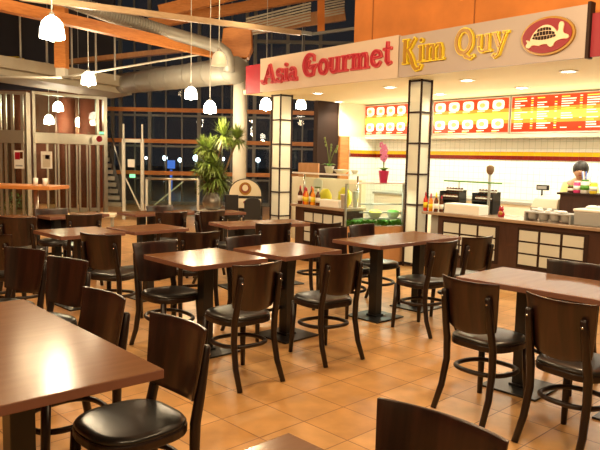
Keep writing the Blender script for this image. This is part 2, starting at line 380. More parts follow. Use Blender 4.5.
# ------------------------------------------------------------------ entrance vestibule
VA = Vector((-6.45, 15.5, 0)); VD = Vector((.72, .69, 0)).normalized(); VL = 1.95
vz = math.atan2(VD.y, VD.x)
ves = thing('door_1', 'glazed steel entrance vestibule with sliding doors', 'entrance', VA, vz); struct(ves)
b = MB()
b.box(-.05, .05, -.05, .05, 0, 2.9); b.box(.10, .17, -.05, .05, 0, 2.9); b.box(VL-.05, VL+.05, -.05, .05, 0, 2.95); b.box(VL-.24, VL-.17, -.05, .05, 0, 2.9)
b.box(.1, VL, -.05, .05, 2.88, 2.95)
b.build('frame', 'steel', ves, bevel=.006)
b = MB(); b.box(.12, VL-.02, -.10, .06, 1.73, 1.99); b.build('door_header', 'steel', ves, bevel=.01)
for i in range(5):
    x0 = .42 + i*.27
    b = MB(); b.box(x0, x0+.045, -.04, .0, .05, 1.73); b.box(x0+.2, x0+.235, -.04, .0, .05, 1.73); b.box(x0, x0+.23, -.04, .0, .05, .14)
    lf = b.build('door_leaf', 'steel', ves)
    g = MB(); g.box(x0+.045, x0+.2, -.024, -.016, .14, 1.73); g.build('pane', 'glass', lf)
g = MB(); g.box(.17, VL-.2, -.01, 0, 2.0, 2.88); g.build('pane', 'glass', ves)
v2 = thing('door_2', 'glazed steel side screen left of the entrance doors', 'entrance', (VA.x, VA.y, 0), math.pi+R(6)); struct(v2)
b = MB()
for x in (.12, .34, .5, .62, .8, 1.0, 1.3): b.box(x-.028, x+.028, -.04, .04, 0, 2.85)
b.box(0, 2.2, -.05, .05, 2.85, 2.92); b.build('frame', 'steel', v2)
b = MB(); b.box(.06, 2.2, -.06, .10, 1.72, 2.02); b.build('door_header', 'steel', v2, bevel=.01)
g = MB(); g.box(.05, 2.2, -.01, 0, .05, 2.85); g.build('pane', 'glass', v2)
# notices on the glass
def notice(name, label, px, py, w_, h_, Y, m_, inner):
    p = atY(px, py, Y); t = thing(name, label, 'notice', p)
    b = MB(); b.box(-w_/2, w_/2, 0, .008, -h_/2, h_/2); b.build('sheet', m_, t)
    for (x0, x1, z0, z1, mm) in inner:
        b = MB(); b.box(x0*w_, x1*w_, -.006, 0, z0*h_, z1*h_); b.build('print', mm, t)
notice('notice', 'white notice with a red picture on the left glass screen', 19, 159.5, .23, .42, 15.2, 'paper', [(-.4, .1, .0, .4, 'red'), (.12, .4, .05, .42, 'brown_sauce'), (-.35, .35, -.38, -.3, 'grey_plastic')])
notice('notice', 'notice with a tan picture on the glass beside the doors', 46.5, 160, .26, .40, 15.3, 'paper', [(-.34, .34, -.42, .3, 'beige_plastic'), (-.1, .3, .05, .3, 'brick_red')])
p = atY(99.5, 139, 16.4)
t = thing('prohibition_sign', 'round red sign at the right end of the door header', 'sign', p)
b = MB(); b.lathe([(.075, 0), (.075, .012)], 24, T=Matrix.Rotation(math.pi/2, 4, 'X')); b.build('disc', 'red', t)
b = MB(); b.box(-.04, .04, -.017, -.011, -.012, .012); b.build('bar_mark', 'dark_red', t)
p = atY(101.5, 133, 16.4); b = MB(); b.box(-.06, .06, 0, .02, -.03, .03); tag(b.build('exit_sign', 'exit_green', loc=p), 'small green lit sign above the round red sign', 'sign')
# red-brown columns inside the entrance
for i, (px, w_, Y) in enumerate(((66, .26, 18.3), (93, .36, 18.6), (20, .20, 17.4))):
    q = atY(px, 150, Y); b = MB(); b.lathe([(w_, 0), (w_, 3.0)], 20)
    tag(b.build('column', 'brick_red', loc=(q.x, q.y, 0)), ['red-brown round column behind the middle sliding doors', 'wider red-brown round column at the right end of the doors', 'red-brown round column behind the left glass screen'][i], 'column')
q = atY(45, 160, 19.3)
b = MB(); b.box(-2.2, 1.6, 0, .1, 0, 3.3); struct(b.build('wall_entrance', 'roof', loc=(q.x, q.y, 0)))
# hedge behind the glass at floor level
hd = MB()
for i in range(420):
    px = random.uniform(-8, 38); q = atY(px, 210, 16.6 + random.uniform(-.2, .2)); z = random.uniform(.02, .42)
    a = random.uniform(0, 6.28); l = random.uniform(.05, .11); d = Vector((math.cos(a), math.sin(a), random.uniform(.2, 1.2)))*l; sx = Vector((-math.sin(a), math.cos(a), 0))*.02
    p = Vector((q.x, q.y, z)); hd.add([p, p+d*.5+sx, p+d, p+d*.5-sx], [(0, 1, 2, 3)])
hq = hd.build('hedge', 'leaf'); tag(hq, 'low green hedge behind the left glass screen', 'hedge'); hq['kind'] = 'stuff'

# ------------------------------------------------------------------ stair, landing screen, balustrade
st = thing('staircase', 'grey steel staircase climbing left behind the glass screen', 'stairs', atz(125, 207, 0))
s0 = Vector((0, 0, 0)); top_ = atY(107, 138, st.location.y + 1.6) - st.location
for k in (0, 1):
    off = Vector((-.85*k - .05, -.05*k, 0))
    b = MB(); b.bar(off, off + top_, .06, .2); b.build('stringer', 'frame_dark', st)
for i in range(11):
    f_ = (i+.6)/11; c_ = Vector((-.45, 0, 0)) + top_*f_
    b = MB(); b.box(c_.x-.4, c_.x+.4, c_.y-.09, c_.y+.09, c_.z-.02, c_.z+.02); b.box(c_.x-.4, c_.x+.4, c_.y-.1, c_.y-.085, c_.z-.10, c_.z+.02); b.build('tread', 'concrete', st)
for k in (0, 1):
    off = Vector((-.85*k - .05, 0, .85)); b = MB(); b.tube([off, off + top_], .025, 6)
    b.tube([off, off-Vector((0,0,.85))], .025, 6); b.build('handrail', 'steel', st)
# white framed screen at the foot of the stair
sc = thing('stair_screen', 'white steel framed glass screen at the foot of the staircase', 'screen', (atY(124, 200, 15.2).x, 15.2, 0))
wS = atY(142.5, 200, 15.2).x - atY(124, 200, 15.2).x; zT = atY(133, 124, 15.2).z; zM = atY(133, 139, 15.2).z
b = MB(); b.box(-.035, .035, -.04, .04, 0, zM); b.box(-.018, .018, -.02, .02, zM, zT); b.box(wS-.035, wS+.035, -.04, .04, 0, zM); b.box(wS-.018, wS+.018, -.02, .02, zM, zT); b.box(0, wS, -.04, .04, zM-.08, zM); b.box(0, wS, -.05, .05, .08, .2)
b.build('frame', 'white_steel', sc, bevel=.006)
g = MB(); g.box(.05, wS-.05, -.006, .006, .2, zM-.11); g.build('pane', 'glass', sc)
b = MB(); b.box(.1, .26, -.03, -.015, 1.22, 1.40); b.build('notice', 'paper', sc)
b = MB(); b.box(.14, .27, -.03, -.015, .98, 1.06); b.build('exit_label', 'exit_green', sc)
b = MB(); b.bar((.05, 0, .95), (wS-.05, 0, .25), .03, .03); b.build('brace', 'white_steel', sc)
# low balustrade right of the stair
bl = thing('balustrade', 'low glass balustrade with steel rail left of the yucca plant', 'balustrade', (atY(146, 200, 15.0).x, 15.0, 0))
wB = atY(198, 200, 15.0).x - atY(146, 200, 15.0).x; zr = atY(170, 179, 15.0).z
b = MB(); b.tube([(0, 0, zr), (wB, 0, zr)], .03, 8); b.build('handrail', 'steel', bl)
for x in (0.02, .55, wB): b = MB(); b.box(x-.025, x+.025, -.025, .025, 0, zr); b.build('post', 'white_steel', bl)
b = MB(); b.bar((.05, 0.06, .25), (.85, 0.06, zr-.05), .03, .03); b.build('brace', 'white_steel', bl)
g = MB(); g.box(0, wB, -.006, .006, .12, zr-.06); g.build('pane', 'glass', bl)

# ------------------------------------------------------------------ bar ledge with two cups
p = atz(49, 186.5, 1.08); q = atz(-30, 184, 1.08)
lg = thing('bar_ledge', 'long orange wooden bar ledge in front of the entrance screen', 'ledge', (p.x, p.y, 0))
d = q - p; d.z = 0; L_ = d.length; u = d.normalized(); n_ = Vector((u.y, -u.x, 0))
if n_.y < 0: n_ = -n_
b = MB(); b.slab([(0, 0), (u*L_)[:2], (u*L_+n_*.5)[:2], (n_*.5)[:2]], 1.03, 1.08); b.build('top', 'glulam', lg, bevel=.006)
for k in (.35, 1.3): c_ = u*k + n_*.25; b = MB(); b.tube([(c_.x, c_.y, 0), (c_.x, c_.y, 1.03)], .03, 8); b.build('leg', 'steel', lg)
for i, k in enumerate((.13, .27)):
    c_ = p + u*k*1.0 + n_*.12; b = MB(); b.lathe([(.028, 0), (.034, .10), (.03, .10), (.026, .01)], 12)
    tag(b.build('cup', 'white_plastic', loc=(c_.x, c_.y, 1.08)), ['white cup near the end of the orange bar ledge', 'white cup second from the end of the orange bar ledge'][i], 'cup', 'cups on the bar ledge')
# pale low bench near the entrance
p = atz(106, 213.5, .72)
bn = thing('side_table', 'small cream topped side table between the far dining tables', 'table', (p.x, p.y, 0), R(10))
b = MB(); b.box(-.13, .13, -.15, .15, .68, .72); b.build('top', 'cream', bn, bevel=.006)
for x in (-.08, .08): b = MB(); b.box(x-.02, x+.02, -.02, .02, 0, .68); b.build('leg', 'white_steel', bn)

# ------------------------------------------------------------------ chairs
def seat_outline(w, d, n, off):
    pts = []
    for i in range(n):
        t = 2*math.pi*i/n; c, s = math.cos(t), math.sin(t)
        e = 2/2.7 if s > 0 else 2/3.6
        pts.append((math.copysign(abs(c)**e, c)*w*(1 - .10*max(0, -s)), math.copysign(abs(s)**e, s)*d + off))
    return pts
def make_chair():
    t = thing('dining_chair', 'x', 'chair')
    # seat ring
    n = 40; b = MB(); o1 = seat_outline(.205, .205, n, 0)
    b.slab(o1, .405, .445); b.build('seat_ring', 'chair', t, bevel=.008)
    b = MB(); rings = [(.198, .442, 1), (.202, .452, 1), (.194, .463, 1), (.165, .468, 1), (.08, .4695, 1), (.01, .470, 1)]
    vs, fs = [], []
    for (w_, z, _) in rings:
        for x, y in seat_outline(w_, w_, n, 0): vs.append((x, y, z))
    for i in range(len(rings)-1):
        for k in range(n): fs.append((i*n+k, i*n+(k+1)%n, (i+1)*n+(k+1)%n, (i+1)*n+k))
    fs.append(tuple(range(n))[::-1]); fs.append(tuple((len(rings)-1)*n+k for k in range(n)))
    b.add(vs, fs, 0, True); sp = b.build('seat_pad', 'vinyl', t); sp['label'] = 'black vinyl seat pad'
    # curved backrest
    NX, NZ = 16, 12; vs, fs = [], []
    for side in (0, 1):
        for j in range(NZ+1):
            v = j/NZ
            for i in range(NX+1):
                u_ = 2*i/NX - 1
                hw = .170 + .034*v**.8
                zt = .535 + .290*v - (1-v)**3*.055*(1 - abs(u_)**2.2)*-1*0 
                z = zt - .028*(1-v)*(1-u_*u_) + .006*v*u_*u_
                y = -.180 - .040*v - .050*(1 - u_*u_) - (0 if side == 0 else .013)
                vs.append((hw*u_, y, z))
    N = (NX+1)*(NZ+1)
    for j in range(NZ):
        for i in range(NX):
            k = j*(NX+1)+i; fs.append((k, k+1, k+NX+2, k+NX+1)); fs.append((N+k+NX+1, N+k+NX+2, N+k+1, N+k))
    for i in range(NX):
        fs.append((i+1, i, N+i, N+i+1)); k = NZ*(NX+1)+i; fs.append((k, k+1, N+k+1, N+k))
    for j in range(NZ):
        k = j*(NX+1); fs.append((k, k+NX+1, N+k+NX+1, N+k)); k += NX; fs.append((k+NX+1, k, N+k, N+k+NX+1))
    b = MB(); b.add(vs, fs, 0, True); bk = b.build('backrest', 'chair_back', t, bevel=.003); bk.modifiers[0].angle_limit = R(60)
    for sx in (-1, 1):
        x = .165*sx
        b = MB(); b.tube([(x*.96, -.262, .752), (x*.96, -.261, .742), (x*.97, -.248, .66), (x*.99, -.226, .54), (x*1.01, -.203, .44), (x*1.01, -.199, .30), (x*1.05, -.230, .14), (x*1.09, -.292, 0)],
                         [.013, .019, .021, .0225, .0235, .022, .0205, .018], 8); b.build('leg', 'chair', t)
        b = MB(); b.tube([(.158*sx, .150, .41), (.166*sx, .160, .20), (.174*sx, .168, 0)], [.023, .021, .0165], 8); b.build('leg', 'chair', t)
        b = MB(); b.lathe([(.007, 0), (.007, .004), (.003, .006)], 8, T=Matrix.Translation((x*.965, -.274, .712)) @ Matrix.Rotation(math.pi/2, 4, 'X'))
        sc_ = b.build('screw_cap', 'chrome', t); sc_['label'] = 'small chrome screw cap'
    # bentwood foot ring
    pts = []
    for i in range(28):
        a = 2*math.pi*i/28; c, s = math.cos(a), math.sin(a)
        pts.append((math.copysign(abs(c)**.8, c)*.168, math.copysign(abs(s)**.8, s)*.185 - .018, .255 - .012*s))
    b = MB(); b.tube(pts, .0145, 8, closed=True); b.build('foot_ring', 'chair', t)
    return t

CHAIRS = [  # back-top x, y, facing (degrees, camera frame), label
 (-.512, 2.70, 225, 'dark wooden chair in front, black seat showing beside the near left table corner', 'c1'),
 (-.98, 3.22, 226, 'dark chair second along the big left table, its back behind the near seat', 'c2'),
 (-1.53, 4.26, 238, 'dark chair beside the far corner of the big left table', 'c3'),
 (-1.98, 4.66, 244, 'dark chair at the left picture edge beyond the big left table', 'c4'),
 (-1.74, 5.66, 74, 'dark chair seen from behind in front of the long far left table', 'c5'),
 (-1.16, 5.20, -46, 'chair facing the camera with a sheen on its back, left of the square middle table', 'c6'),
 (-.273, 4.262, 131, 'dark chair seen from behind at the near edge of the square middle table', 'c7'),
 (.318, 4.806, 126, 'dark chair seen from behind at the near edge of the second middle table', 'c8'),
 (.33, 6.52, -48, 'black chair facing the camera behind the table by the wood panel, left of two', 'c9a'),
 (.66, 6.92, -46, 'black chair facing the camera behind the table by the wood panel, right of two', 'c9b'),
 (1.244, 5.644, 127.7, 'dark chair seen from behind at the near edge of the pillar table', 'c10'),
 (1.66, 6.05, 122, 'dark chair against the right counter at the end of the pillar table', 'c11'),
 (1.013, 3.813, 38.5, 'dark chair seen from behind at the left end of the right front table', 'c12'),
 (1.358, 3.331, 36, 'red-brown chair seen from behind, cut by the right picture edge', 'c13'),
 (1.95, 4.57, 225, 'chair with a shiny back on the far side of the right front table', 'c14'),
 (.385, 1.71, 226, 'large chair back at the bottom edge with a knotted wood grain', 'c15'),
 (-.93, 5.98, 112, 'dark chair seen from behind, just right of the sheen-backed chair', 'c16'),
 (-.49, 5.69, -45, 'low black chair back with a bright edge between the two middle tables', 'c17'),
 (-.28, 6.88, 112, 'dark chair seen from behind at the long table below the first paper pillar', 'c18'),
 (.28, 7.02, 122, 'dark chair seen from behind in front of the left shoji counter', 'c19'),
 (-1.58, 7.98, 120, 'dark chair seen from behind below the glass balustrade', 'c20'),
 (-1.15, 8.28, 116, 'dark chair seen from behind below the silver plant pot', 'c21'),
 (-1.93, 8.95, -52, 'far dark chair facing the camera, only its back rim showing under the balustrade', 'c22'),
 (-3.03, 6.96, 96, 'dark chair seen from behind at far left, nearest the orange ledge', 'c23'),
 (-2.47, 7.43, 118, 'dark chair seen from behind left of the small cream side table', 'c24'),
 (-3.10, 8.10, -55, 'far dark chair facing the camera below the hedge', 'c25'),
 (-1.22, 7.86, 8, 'chair seen side-on at the left end of the long table under the plant', 'c26'),
 (-2.60, 5.55, 60, 'dark chair cut by the left picture edge in front of the far left table', 'c27'),
]
proto = make_chair()
for i, (x, y, f, lab, k) in enumerate(CHAIRS):
    fd = Vector((math.cos(R(f)), math.sin(R(f)), 0)); loc = Vector((x, y, 0)) + fd*.225
    if i == 0: o = proto; o.location = loc; o.rotation_euler = (0, 0, R(f-90)); o['label'] = lab
    else: o = dup(proto, loc, R(f-90), lab)
    o['group'] = 'dark wooden dining chairs'

# ------------------------------------------------------------------ tables
def table(x, y, a, b_, label, yaw=None, bases=1, edge=.036):
    """x, y: the corner nearest the camera; b_ runs right-away, a runs left-away"""
    t = thing('dining_table', label, 'table', (x, y, 0), TY if yaw is None else yaw, 'brown dining tables')
    m = MB(); m.box(0, b_, 0, a, .75-edge, .75, 1)
    me = m.build('tabletop', ['table_top', 'table_edge'], t, bevel=.004)
    for p in me.data.polygons: p.material_index = 0 if p.normal.z > .5 else 1
    long_x = b_ > a
    for k in range(bases):
        f = .5 if bases == 1 else (.24 + .52*k)
        cx, cy = (b_*f, a*.5) if long_x else (b_*.5, a*f)
        if bases == 1: cx, cy = b_*.5, a*.5
        c = MB(); c.box(cx-.045, cx+.045, cy-.045, cy+.045, .012, .75-edge-.012); c.build('column', 'black_metal', t, bevel=.004)
        c = MB(); c.box(cx-.2, cx+.2, cy-.2, cy+.2, 0, .014); c.box(cx-.06, cx+.06, cy-.06, cy+.06, .01, .03); c.build('base_plate', 'black_metal', t, bevel=.004)
        c = MB(); c.box(cx-.13, cx+.13, cy-.13, cy+.13, .75-edge-.012, .75-edge); c.build('mounting_plate', 'black_metal', t)
    return t
def axis(an): return Vector((math.cos(an), math.sin(an), 0))
EX, EY = axis(TY), axis(TY+math.pi/2)
# A: right corner known
yA = R(41.8); c = Vector((-.482, 2.307, 0)) - axis(yA)*.80
table(c.x, c.y, 1.46, .80, 'big brown table at the left front with a bright streak of reflection', yA, 2)
table(-.745, 4.511, .69, .684, 'square brown table left of centre with a bright glare on it', R(42.4))
table(-.107, 5.037, .64, .67, 'square brown table behind the glaring one, greenish sheen at its far corner', R(45.5))
table(.726, 5.80, .60, 1.29, 'long brown table in front of the wood panel and second paper pillar', R(43.3), 2)
c = Vector((1.054, 4.343, 0)) - axis(R(44.8)+math.pi/2)*1.45
table(c.x, c.y, 1.45, .645, 'long brown table at the right front before the shoji counter', R(44.8), 2)
table(-2.21, 6.0, .65, .66, 'square brown table at far left, behind the chair with its back turned', R(43.9))
table(-1.651, 6.477, .56, .668, 'square brown table at mid left behind the sheen-backed chair', R(45.5))
table(-.78, 7.16, .56, 1.12, 'long brown table under the yucca plant and first paper pillar', R(32), 2)
c = Vector((-.02, 1.78, 0)) - EX*.7 - EY*.62
table(c.x, c.y, .62, .7, 'brown table corner at the bottom edge left of the knotted chair back')
p = atz(135, 214.6, .75); table(p.x, p.y, .48, .46, 'far brown table right of the small cream side table')
p = atz(176, 213.0, .75); table(p.x, p.y, .46, .42, 'far brown table with white glints below the balustrade', R(38))
p = atz(214, 213.2, .75); table(p.x, p.y, .42, .5, 'far brown table below the silver plant pot', R(34))
p = atz(20, 218.0, .75); table(p.x, p.y, .40, .24, 'far brown table at the left edge below the orange ledge', R(60))
p = atz(50, 217.2, .75); table(p.x, p.y, .36, .36, 'far brown table with one small glint below the hedge', R(50))
p = atz(84, 215.4, .75); table(p.x, p.y, .36, .36, 'far brown table just beyond the chair left of the cream side table', R(48))

# ------------------------------------------------------------------ plant, arched board, black chairs near the column
p = atY(212.5, 205, 12.5)
pd = thing('pedestal', 'white box pedestal under the silver plant pot', 'pedestal', (p.x+.03, p.y, 0))
b = MB(); b.box(-.24, .24, -.2, .2, 0, .46); b.box(-.26, .26, -.22, .22, .46, .49); b.build('body', 'white_wall', pd, bevel=.006)
yp = thing('potted_yucca', 'tall yucca plant in a round silver pot before the white column', 'plant', (p.x, p.y, .49))
b = MB(); b.lathe([(.09, 0), (.15, .03), (.19, .10), (.195, .17), (.17, .25), (.12, .31), (.125, .335), (.105, .335), (.1, .29)], 28); b.build('pot', 'silver_pot', yp)
b = MB(); b.lathe([(.0001, .30), (.105, .30)], 16); b.build('soil', 'bark', yp)
PX = 12.5/653
heads = [(224, 136, .37, 1), (211, 150, .31, 1), (237, 139, .31, 1), (203, 147, .26, .8), (207, 163, .29, .6), (216, 178, .40, .5), (208, 183, .34, .5), (221, 186, .34, 1), (213, 166, .30, 1), (200, 170, .22, 1)]
lf = MB(); tk = MB()
for hi, (hx, hy, hl, upf) in enumerate(heads):
    q = atY(hx, hy, 12.5 + (-.12 + .08*(hi % 4))) - Vector((p.x, p.y, .49))
    base = Vector((.03*(hi % 3 - 1), .03*(hi % 2), .28))
    tk.tube([base, base.lerp(q, .5) + Vector((.03*((hi*7) % 3 - 1), .02, .03)), q], [.024, .02, .018], 8)
    for k in range(150):
        th = random.uniform(0, 2*math.pi); el = R(random.uniform(-40, 85)); l = hl*random.uniform(.75, 1.1)
        d = Vector((math.cos(th)*math.cos(el), math.sin(th)*math.cos(el), math.sin(el)))
        sd = d.cross(Vector((0, 0, 1))).normalized()*.017
        m1 = q + d*l*.5; tip = q + d*l - Vector((0, 0, l*.18*(1-math.sin(el))))
        lf.add([q-sd*.6, q+sd*.6, m1+sd, tip, m1-sd], [(0, 1, 2, 4), (4, 2, 3)])
lo = lf.build('foliage', 'leaf', yp); tk.build('stem', 'bark', yp)

p = atY(245, 218, 12.2)
ab = thing('arched_board', 'cream arched board with a brown emblem beside the white column', 'board', (p.x, p.y, 0), R(-3))
zc = .81; hw = .30
arch = [(-hw, .46), (hw, .46), (hw, zc)] + [(hw*math.cos(t), zc + hw*.95*math.sin(t)) for t in [math.pi*i/18 for i in range(1, 18)]] + [(-hw, zc)]
b = MB(); b.prism([(x*1.07, .0 if z < .5 else zc+(z-zc)*1.06) for x, z in arch], 0, .05); b.build('frame', 'black_plastic', ab)
top = [(hw, zc-.02)] + [(hw*math.cos(t), zc + hw*.95*math.sin(t)) for t in [math.pi*i/18 for i in range(1, 18)]] + [(-hw, zc-.02)]
b = MB(); b.prism(top, -.012, 0); b.build('upper_panel', 'cream', ab)
b = MB(); b.box(-.13, hw, -.012, 0, .56, .74); b.box(-.13, hw, -.012, 0, .30, .38); b.build('lower_panel', 'cream', ab)
def disc(r, rz, cx, cz, y0, y1, n=28): return [(cx+r*math.cos(2*math.pi*i/n), cz+rz*math.sin(2*math.pi*i/n)) for i in range(n)]
b = MB(); b.prism(disc(.115, .12, 0, .925, 0, 0), -.02, -.012); em = b.build('emblem', 'gold', ab)
b = MB(); b.prism(disc(.085, .09, 0, .93, 0, 0), -.024, -.02); b.build('emblem_disc', 'brick_red', em)
b = MB(); b.prism(disc(.055, .06, 0, .94, 0, 0), -.028, -.024); b.build('emblem_centre', 'cream', em)
b = MB(); b.prism(disc(.055, .035, .02, .67, 0, 0), -.02, -.012); b.build('small_emblem', 'brick_red', ab)
for i, (px, hh, w_, lab) in enumerate(((231.5, .84, .12, 'black stool chair with square back left of the arched board'), (252.5, .80, .15, 'black chair with rounded back before the arched board'))):
    q = atY(px, 215, 11.6)
    t = thing('bar_chair', lab, 'chair', (q.x, q.y, 0), R(8*i), 'black chairs by the arched board')
    o_ = [(-w_, .42), (w_, .42), (w_, hh-.1)] + ([(w_*math.cos(a), hh-.1+.1*math.sin(a)) for a in [math.pi*k/10 for k in range(1, 10)]] if i else [(w_, hh), (-w_, hh)]) + [(-w_, hh-.1)]
    b = MB(); b.prism(o_, 0, .04); b.build('backrest', 'black_plastic', t, bevel=.01)
    b = MB(); b.box(-w_-.02, w_+.02, 0, .38, .40, .45); b.build('seat', 'black_plastic', t, bevel=.01)
    for sx in (-1, 1):
        for y_ in (.03, .34): b = MB(); b.tube([(sx*w_, y_, .42), (sx*(w_+.03), y_+(.03 if y_ > .1 else -.03), 0)], .015, 6); b.build('leg', 'black_plastic', t)

# ------------------------------------------------------------------ shop shell
def sh(name, m_, a0, a1, b0, b1, z0, z1):
    b = MB(); b.box(0, a1-a0, 0, b1-b0, 0, z1-z0); return struct(b.build(name, m_, loc=SP(a0, b0, z0), rz=SA))
def shtile(name, m_, a0, a1, b0, z0, z1):      # tiled wall: mesh lies in its own x,y so that the tile pattern follows the wall
    b = MB(); b.box(0, a1-a0, 0, z1-z0, -.06, 0); o = b.build(name, m_)
    o.matrix_world = Matrix.Translation(SP(a0, b0, z0)) @ Matrix.Rotation(SA, 4, 'Z') @ Matrix.Rotation(math.pi/2, 4, 'X'); return struct(o)
shtile('wall_shop_back', 'wtile', -.42, 8.5, 3.3, 0, 2.64)
def shside(name, m_, a, b0, b1, z0, z1):
    b = MB(); b.box(0, b1-b0, 0, z1-z0, -.05, 0); o = b.build(name, m_)
    o.matrix_world = Matrix.Translation(SP(a, b1, z0)) @ Matrix.Rotation(SA-math.pi/2, 4, 'Z') @ Matrix.Rotation(math.pi/2, 4, 'X'); return struct(o)
shside('wall_shop_side', 'wtile', -.42, 2.55, 3.3, 0, 1.97)
sh('wall_shop_bulkhead', 'cream', -.50, -.41, 2.27, 3.3, 1.97, 2.64)
sh('trim_5', 'glulam', -.52, -.40, 2.30, 2.55, 0, 1.97)
sh('wall_shop_pier', 'lath', -.56, -.44, 1.72, 2.28, 0, 2.64)
shtile('trim_6', 'yellow_tile', -.41, 8.5, 3.285, 1.63, 1.70); shtile('trim_7', 'red_tile', -.41, 8.5, 3.283, 1.56, 1.63)
shside('trim_8', 'yellow_tile', -.41, 2.55, 3.3, 1.63, 1.70); shside('trim_9', 'red_tile', -.41, 2.55, 3.3, 1.56, 1.63)
sh('ceiling_shop', 'shop_cream', -.6, 8.5, .06, 3.4, 2.64, 2.72)
sh('wall_upper', 'plaster_orange', 2.0, 9, .30, 5.0, 2.72, 7)
for k, (px, yy) in enumerate(((373, 8), (474, 20))):
    d_ = ray(px, yy); t_ = ((O-EYE).dot(NV) + .295)/d_.dot(NV); a_ = (EYE + d_*t_ - O).dot(SV)
    sh('trim_%d' % (10+k), 'seam', a_-.008, a_+.008, .294, .302, 2.72, 7)
# downlights
for i, (a_, b_) in enumerate(((.67, .75), (-.30, 2.14), (2.28, .83), (3.70, .85), (3.74, 2.14), (5.15, .9), (2.2, 2.14), (5.2, 2.14))):
    t = thing('ceiling_downlight', ['recessed downlight behind the first sign board, front row', 'recessed downlight at the far left of the rear row', 'recessed downlight right of the first paper pillar, front row',
        'recessed downlight right of the second paper pillar, front row', 'recessed downlight of the rear row above the third menu board', 'recessed downlight below the tortoise emblem, front row', 'recessed downlight of the rear row above the first menu board', 'recessed downlight of the rear row at the right end'][i], 'ceiling light', SP(a_, b_, 2.64), SA, 'recessed downlights in the shop ceiling')
    b = MB(); b.lathe([(.11, 0), (.11, -.012), (.085, -.014), (.085, 0)], 24); b.build('trim_ring', 'white_plastic', t)
    b = MB(); b.lathe([(.0001, -.006), (.084, -.006)], 24); b.build('lens', 'downlight', t)

# ------------------------------------------------------------------ sign boards with letters
def ell(cx, cy, rx, ry, a0, a1, n=18):
    return [(cx + rx*math.cos(R(a0+(a1-a0)*i/n)), cy + ry*math.sin(R(a0+(a1-a0)*i/n))) for i in range(n+1)]
# each stroke: list of points, width (number or [start, middle, end]); letters stand on y = 0, capitals 1 high
GL = {
 'A': (.98, [([(-.22, .20), (-.16, .06), (-.05, .02), (.06, .10), (.20, .42), (.44, .98)], [.05, .13, .10]), ([(.44, 1.0), (.60, .5), (.76, .05)], .19), ([(.18, .36), (.66, .36)], .08), ([(.60, .03), (.92, .03)], .07), ([(-.02, .03), (.16, .03)], .07)]),
 's': (.56, [(ell(.27, .50, .19, .17, 20, 270, 14) + ell(.27, .17, .21, .165, 90, -160, 14), [.10, .18, .10]), ([(.45, .66), (.45, .48)], .05), ([(.06, .02), (.06, .20)], .05)]),
 'i': (.40, [([(.19, .0), (.19, .66)], .18), ([(.02, .03), (.36, .03)], .06), ([(.04, .635), (.2, .635)], .06), (ell(.19, .86, .045, .045, 0, 360, 10), .09)]),
 'a': (.66, [(ell(.25, .20, .17, .17, 0, 360, 20), [.12, .12, .12]), ([(.44, .46), (.44, .12), (.50, .03), (.62, .05)], .17), (ell(.27, .47, .17, .17, 0, 165, 10), .11), ([(.42, .40), (.25, .37)], .07)]),
 'G': (.98, [(ell(.46, .50, .38, .46, 52, 300, 28), [.10, .25, .12]), ([(.70, .90), (.70, .66)], .07), ([(.80, .44), (.70, .30), (.66, .06), (.48, .04)], [.14, .15, .08]), ([(.50, .44), (.92, .46)], .09), (ell(.52, .52, .18, .20, 120, 330, 12), .07)]),
 'o': (.68, [(ell(.33, .33, .235, .29, 0, 360, 26), .15)]),
 'u': (.76, [([(.16, .66), (.16, .22)], .17), (ell(.34, .22, .18, .20, 180, 350, 10), .12), ([(.55, .66), (.55, .0)], .17), ([(.02, .63), (.18, .63)], .06), ([(.42, .63), (.56, .63)], .06), ([(.55, .03), (.74, .03)], .06)]),
 'r': (.58, [([(.18, .0), (.18, .66)], .18), ([(.02, .03), (.38, .03)], .06), ([(.03, .63), (.2, .63)], .06), ([(.20, .42), (.30, .60), (.44, .62), (.50, .54)], [.08, .12, .15])]),
 'm': (1.10, [([(.17, .0), (.17, .66)], .17), ([(.20, .46), (.32, .61), (.44, .60), (.50, .44), (.50, .0)], [.07, .15, .17]), ([(.54, .46), (.66, .61), (.80, .60), (.86, .44), (.86, .0)], [.07, .15, .17]), ([(.02, .03), (.30, .03)], .06), ([(.38, .03), (.63, .03)], .06), ([(.74, .03), (1.02, .03)], .06), ([(.03, .63), (.18, .63)], .06)]),
 'e': (.64, [(ell(.32, .33, .235, .29, 8, 330, 26), [.10, .18, .09]), ([(.12, .36), (.53, .38)], .08)]),
 't': (.50, [([(.24, .92), (.22, .60), (.22, .18), (.30, .05), (.44, .10)], [.08, .18, .08]), ([(.04, .64), (.44, .66)], .09)]),
 'K': (.92, [([(.22, .0), (.22, 1.0)], .22), ([(.06, .03), (.40, .03)], .06), ([(.06, .97), (.40, .97)], .06), ([(.76, 1.0), (.50, .66), (.30, .50)], [.12, .12, .10]), ([(.36, .56), (.56, .28), (.72, -.10), (.86, -.26), (1.06, -.24), (1.14, -.10)], [.16, .22, .10])]),
 'Q': (1.06, [(ell(.46, .52, .36, .45, 0, 360, 34), .19), ([(.28, .20), (.42, .12), (.60, -.06), (.80, -.16), (.98, -.06)], [.08, .20, .08])]),
 'y': (.72, [([(.12, .64), (.24, .36), (.36, .08)], .18), ([(.62, .64), (.44, .20), (.30, -.18), (.14, -.26), (.06, -.16)], [.09, .10, .14]), ([(.0, .63), (.28, .63)], .06), ([(.48, .63), (.74, .63)], .06)]),
}
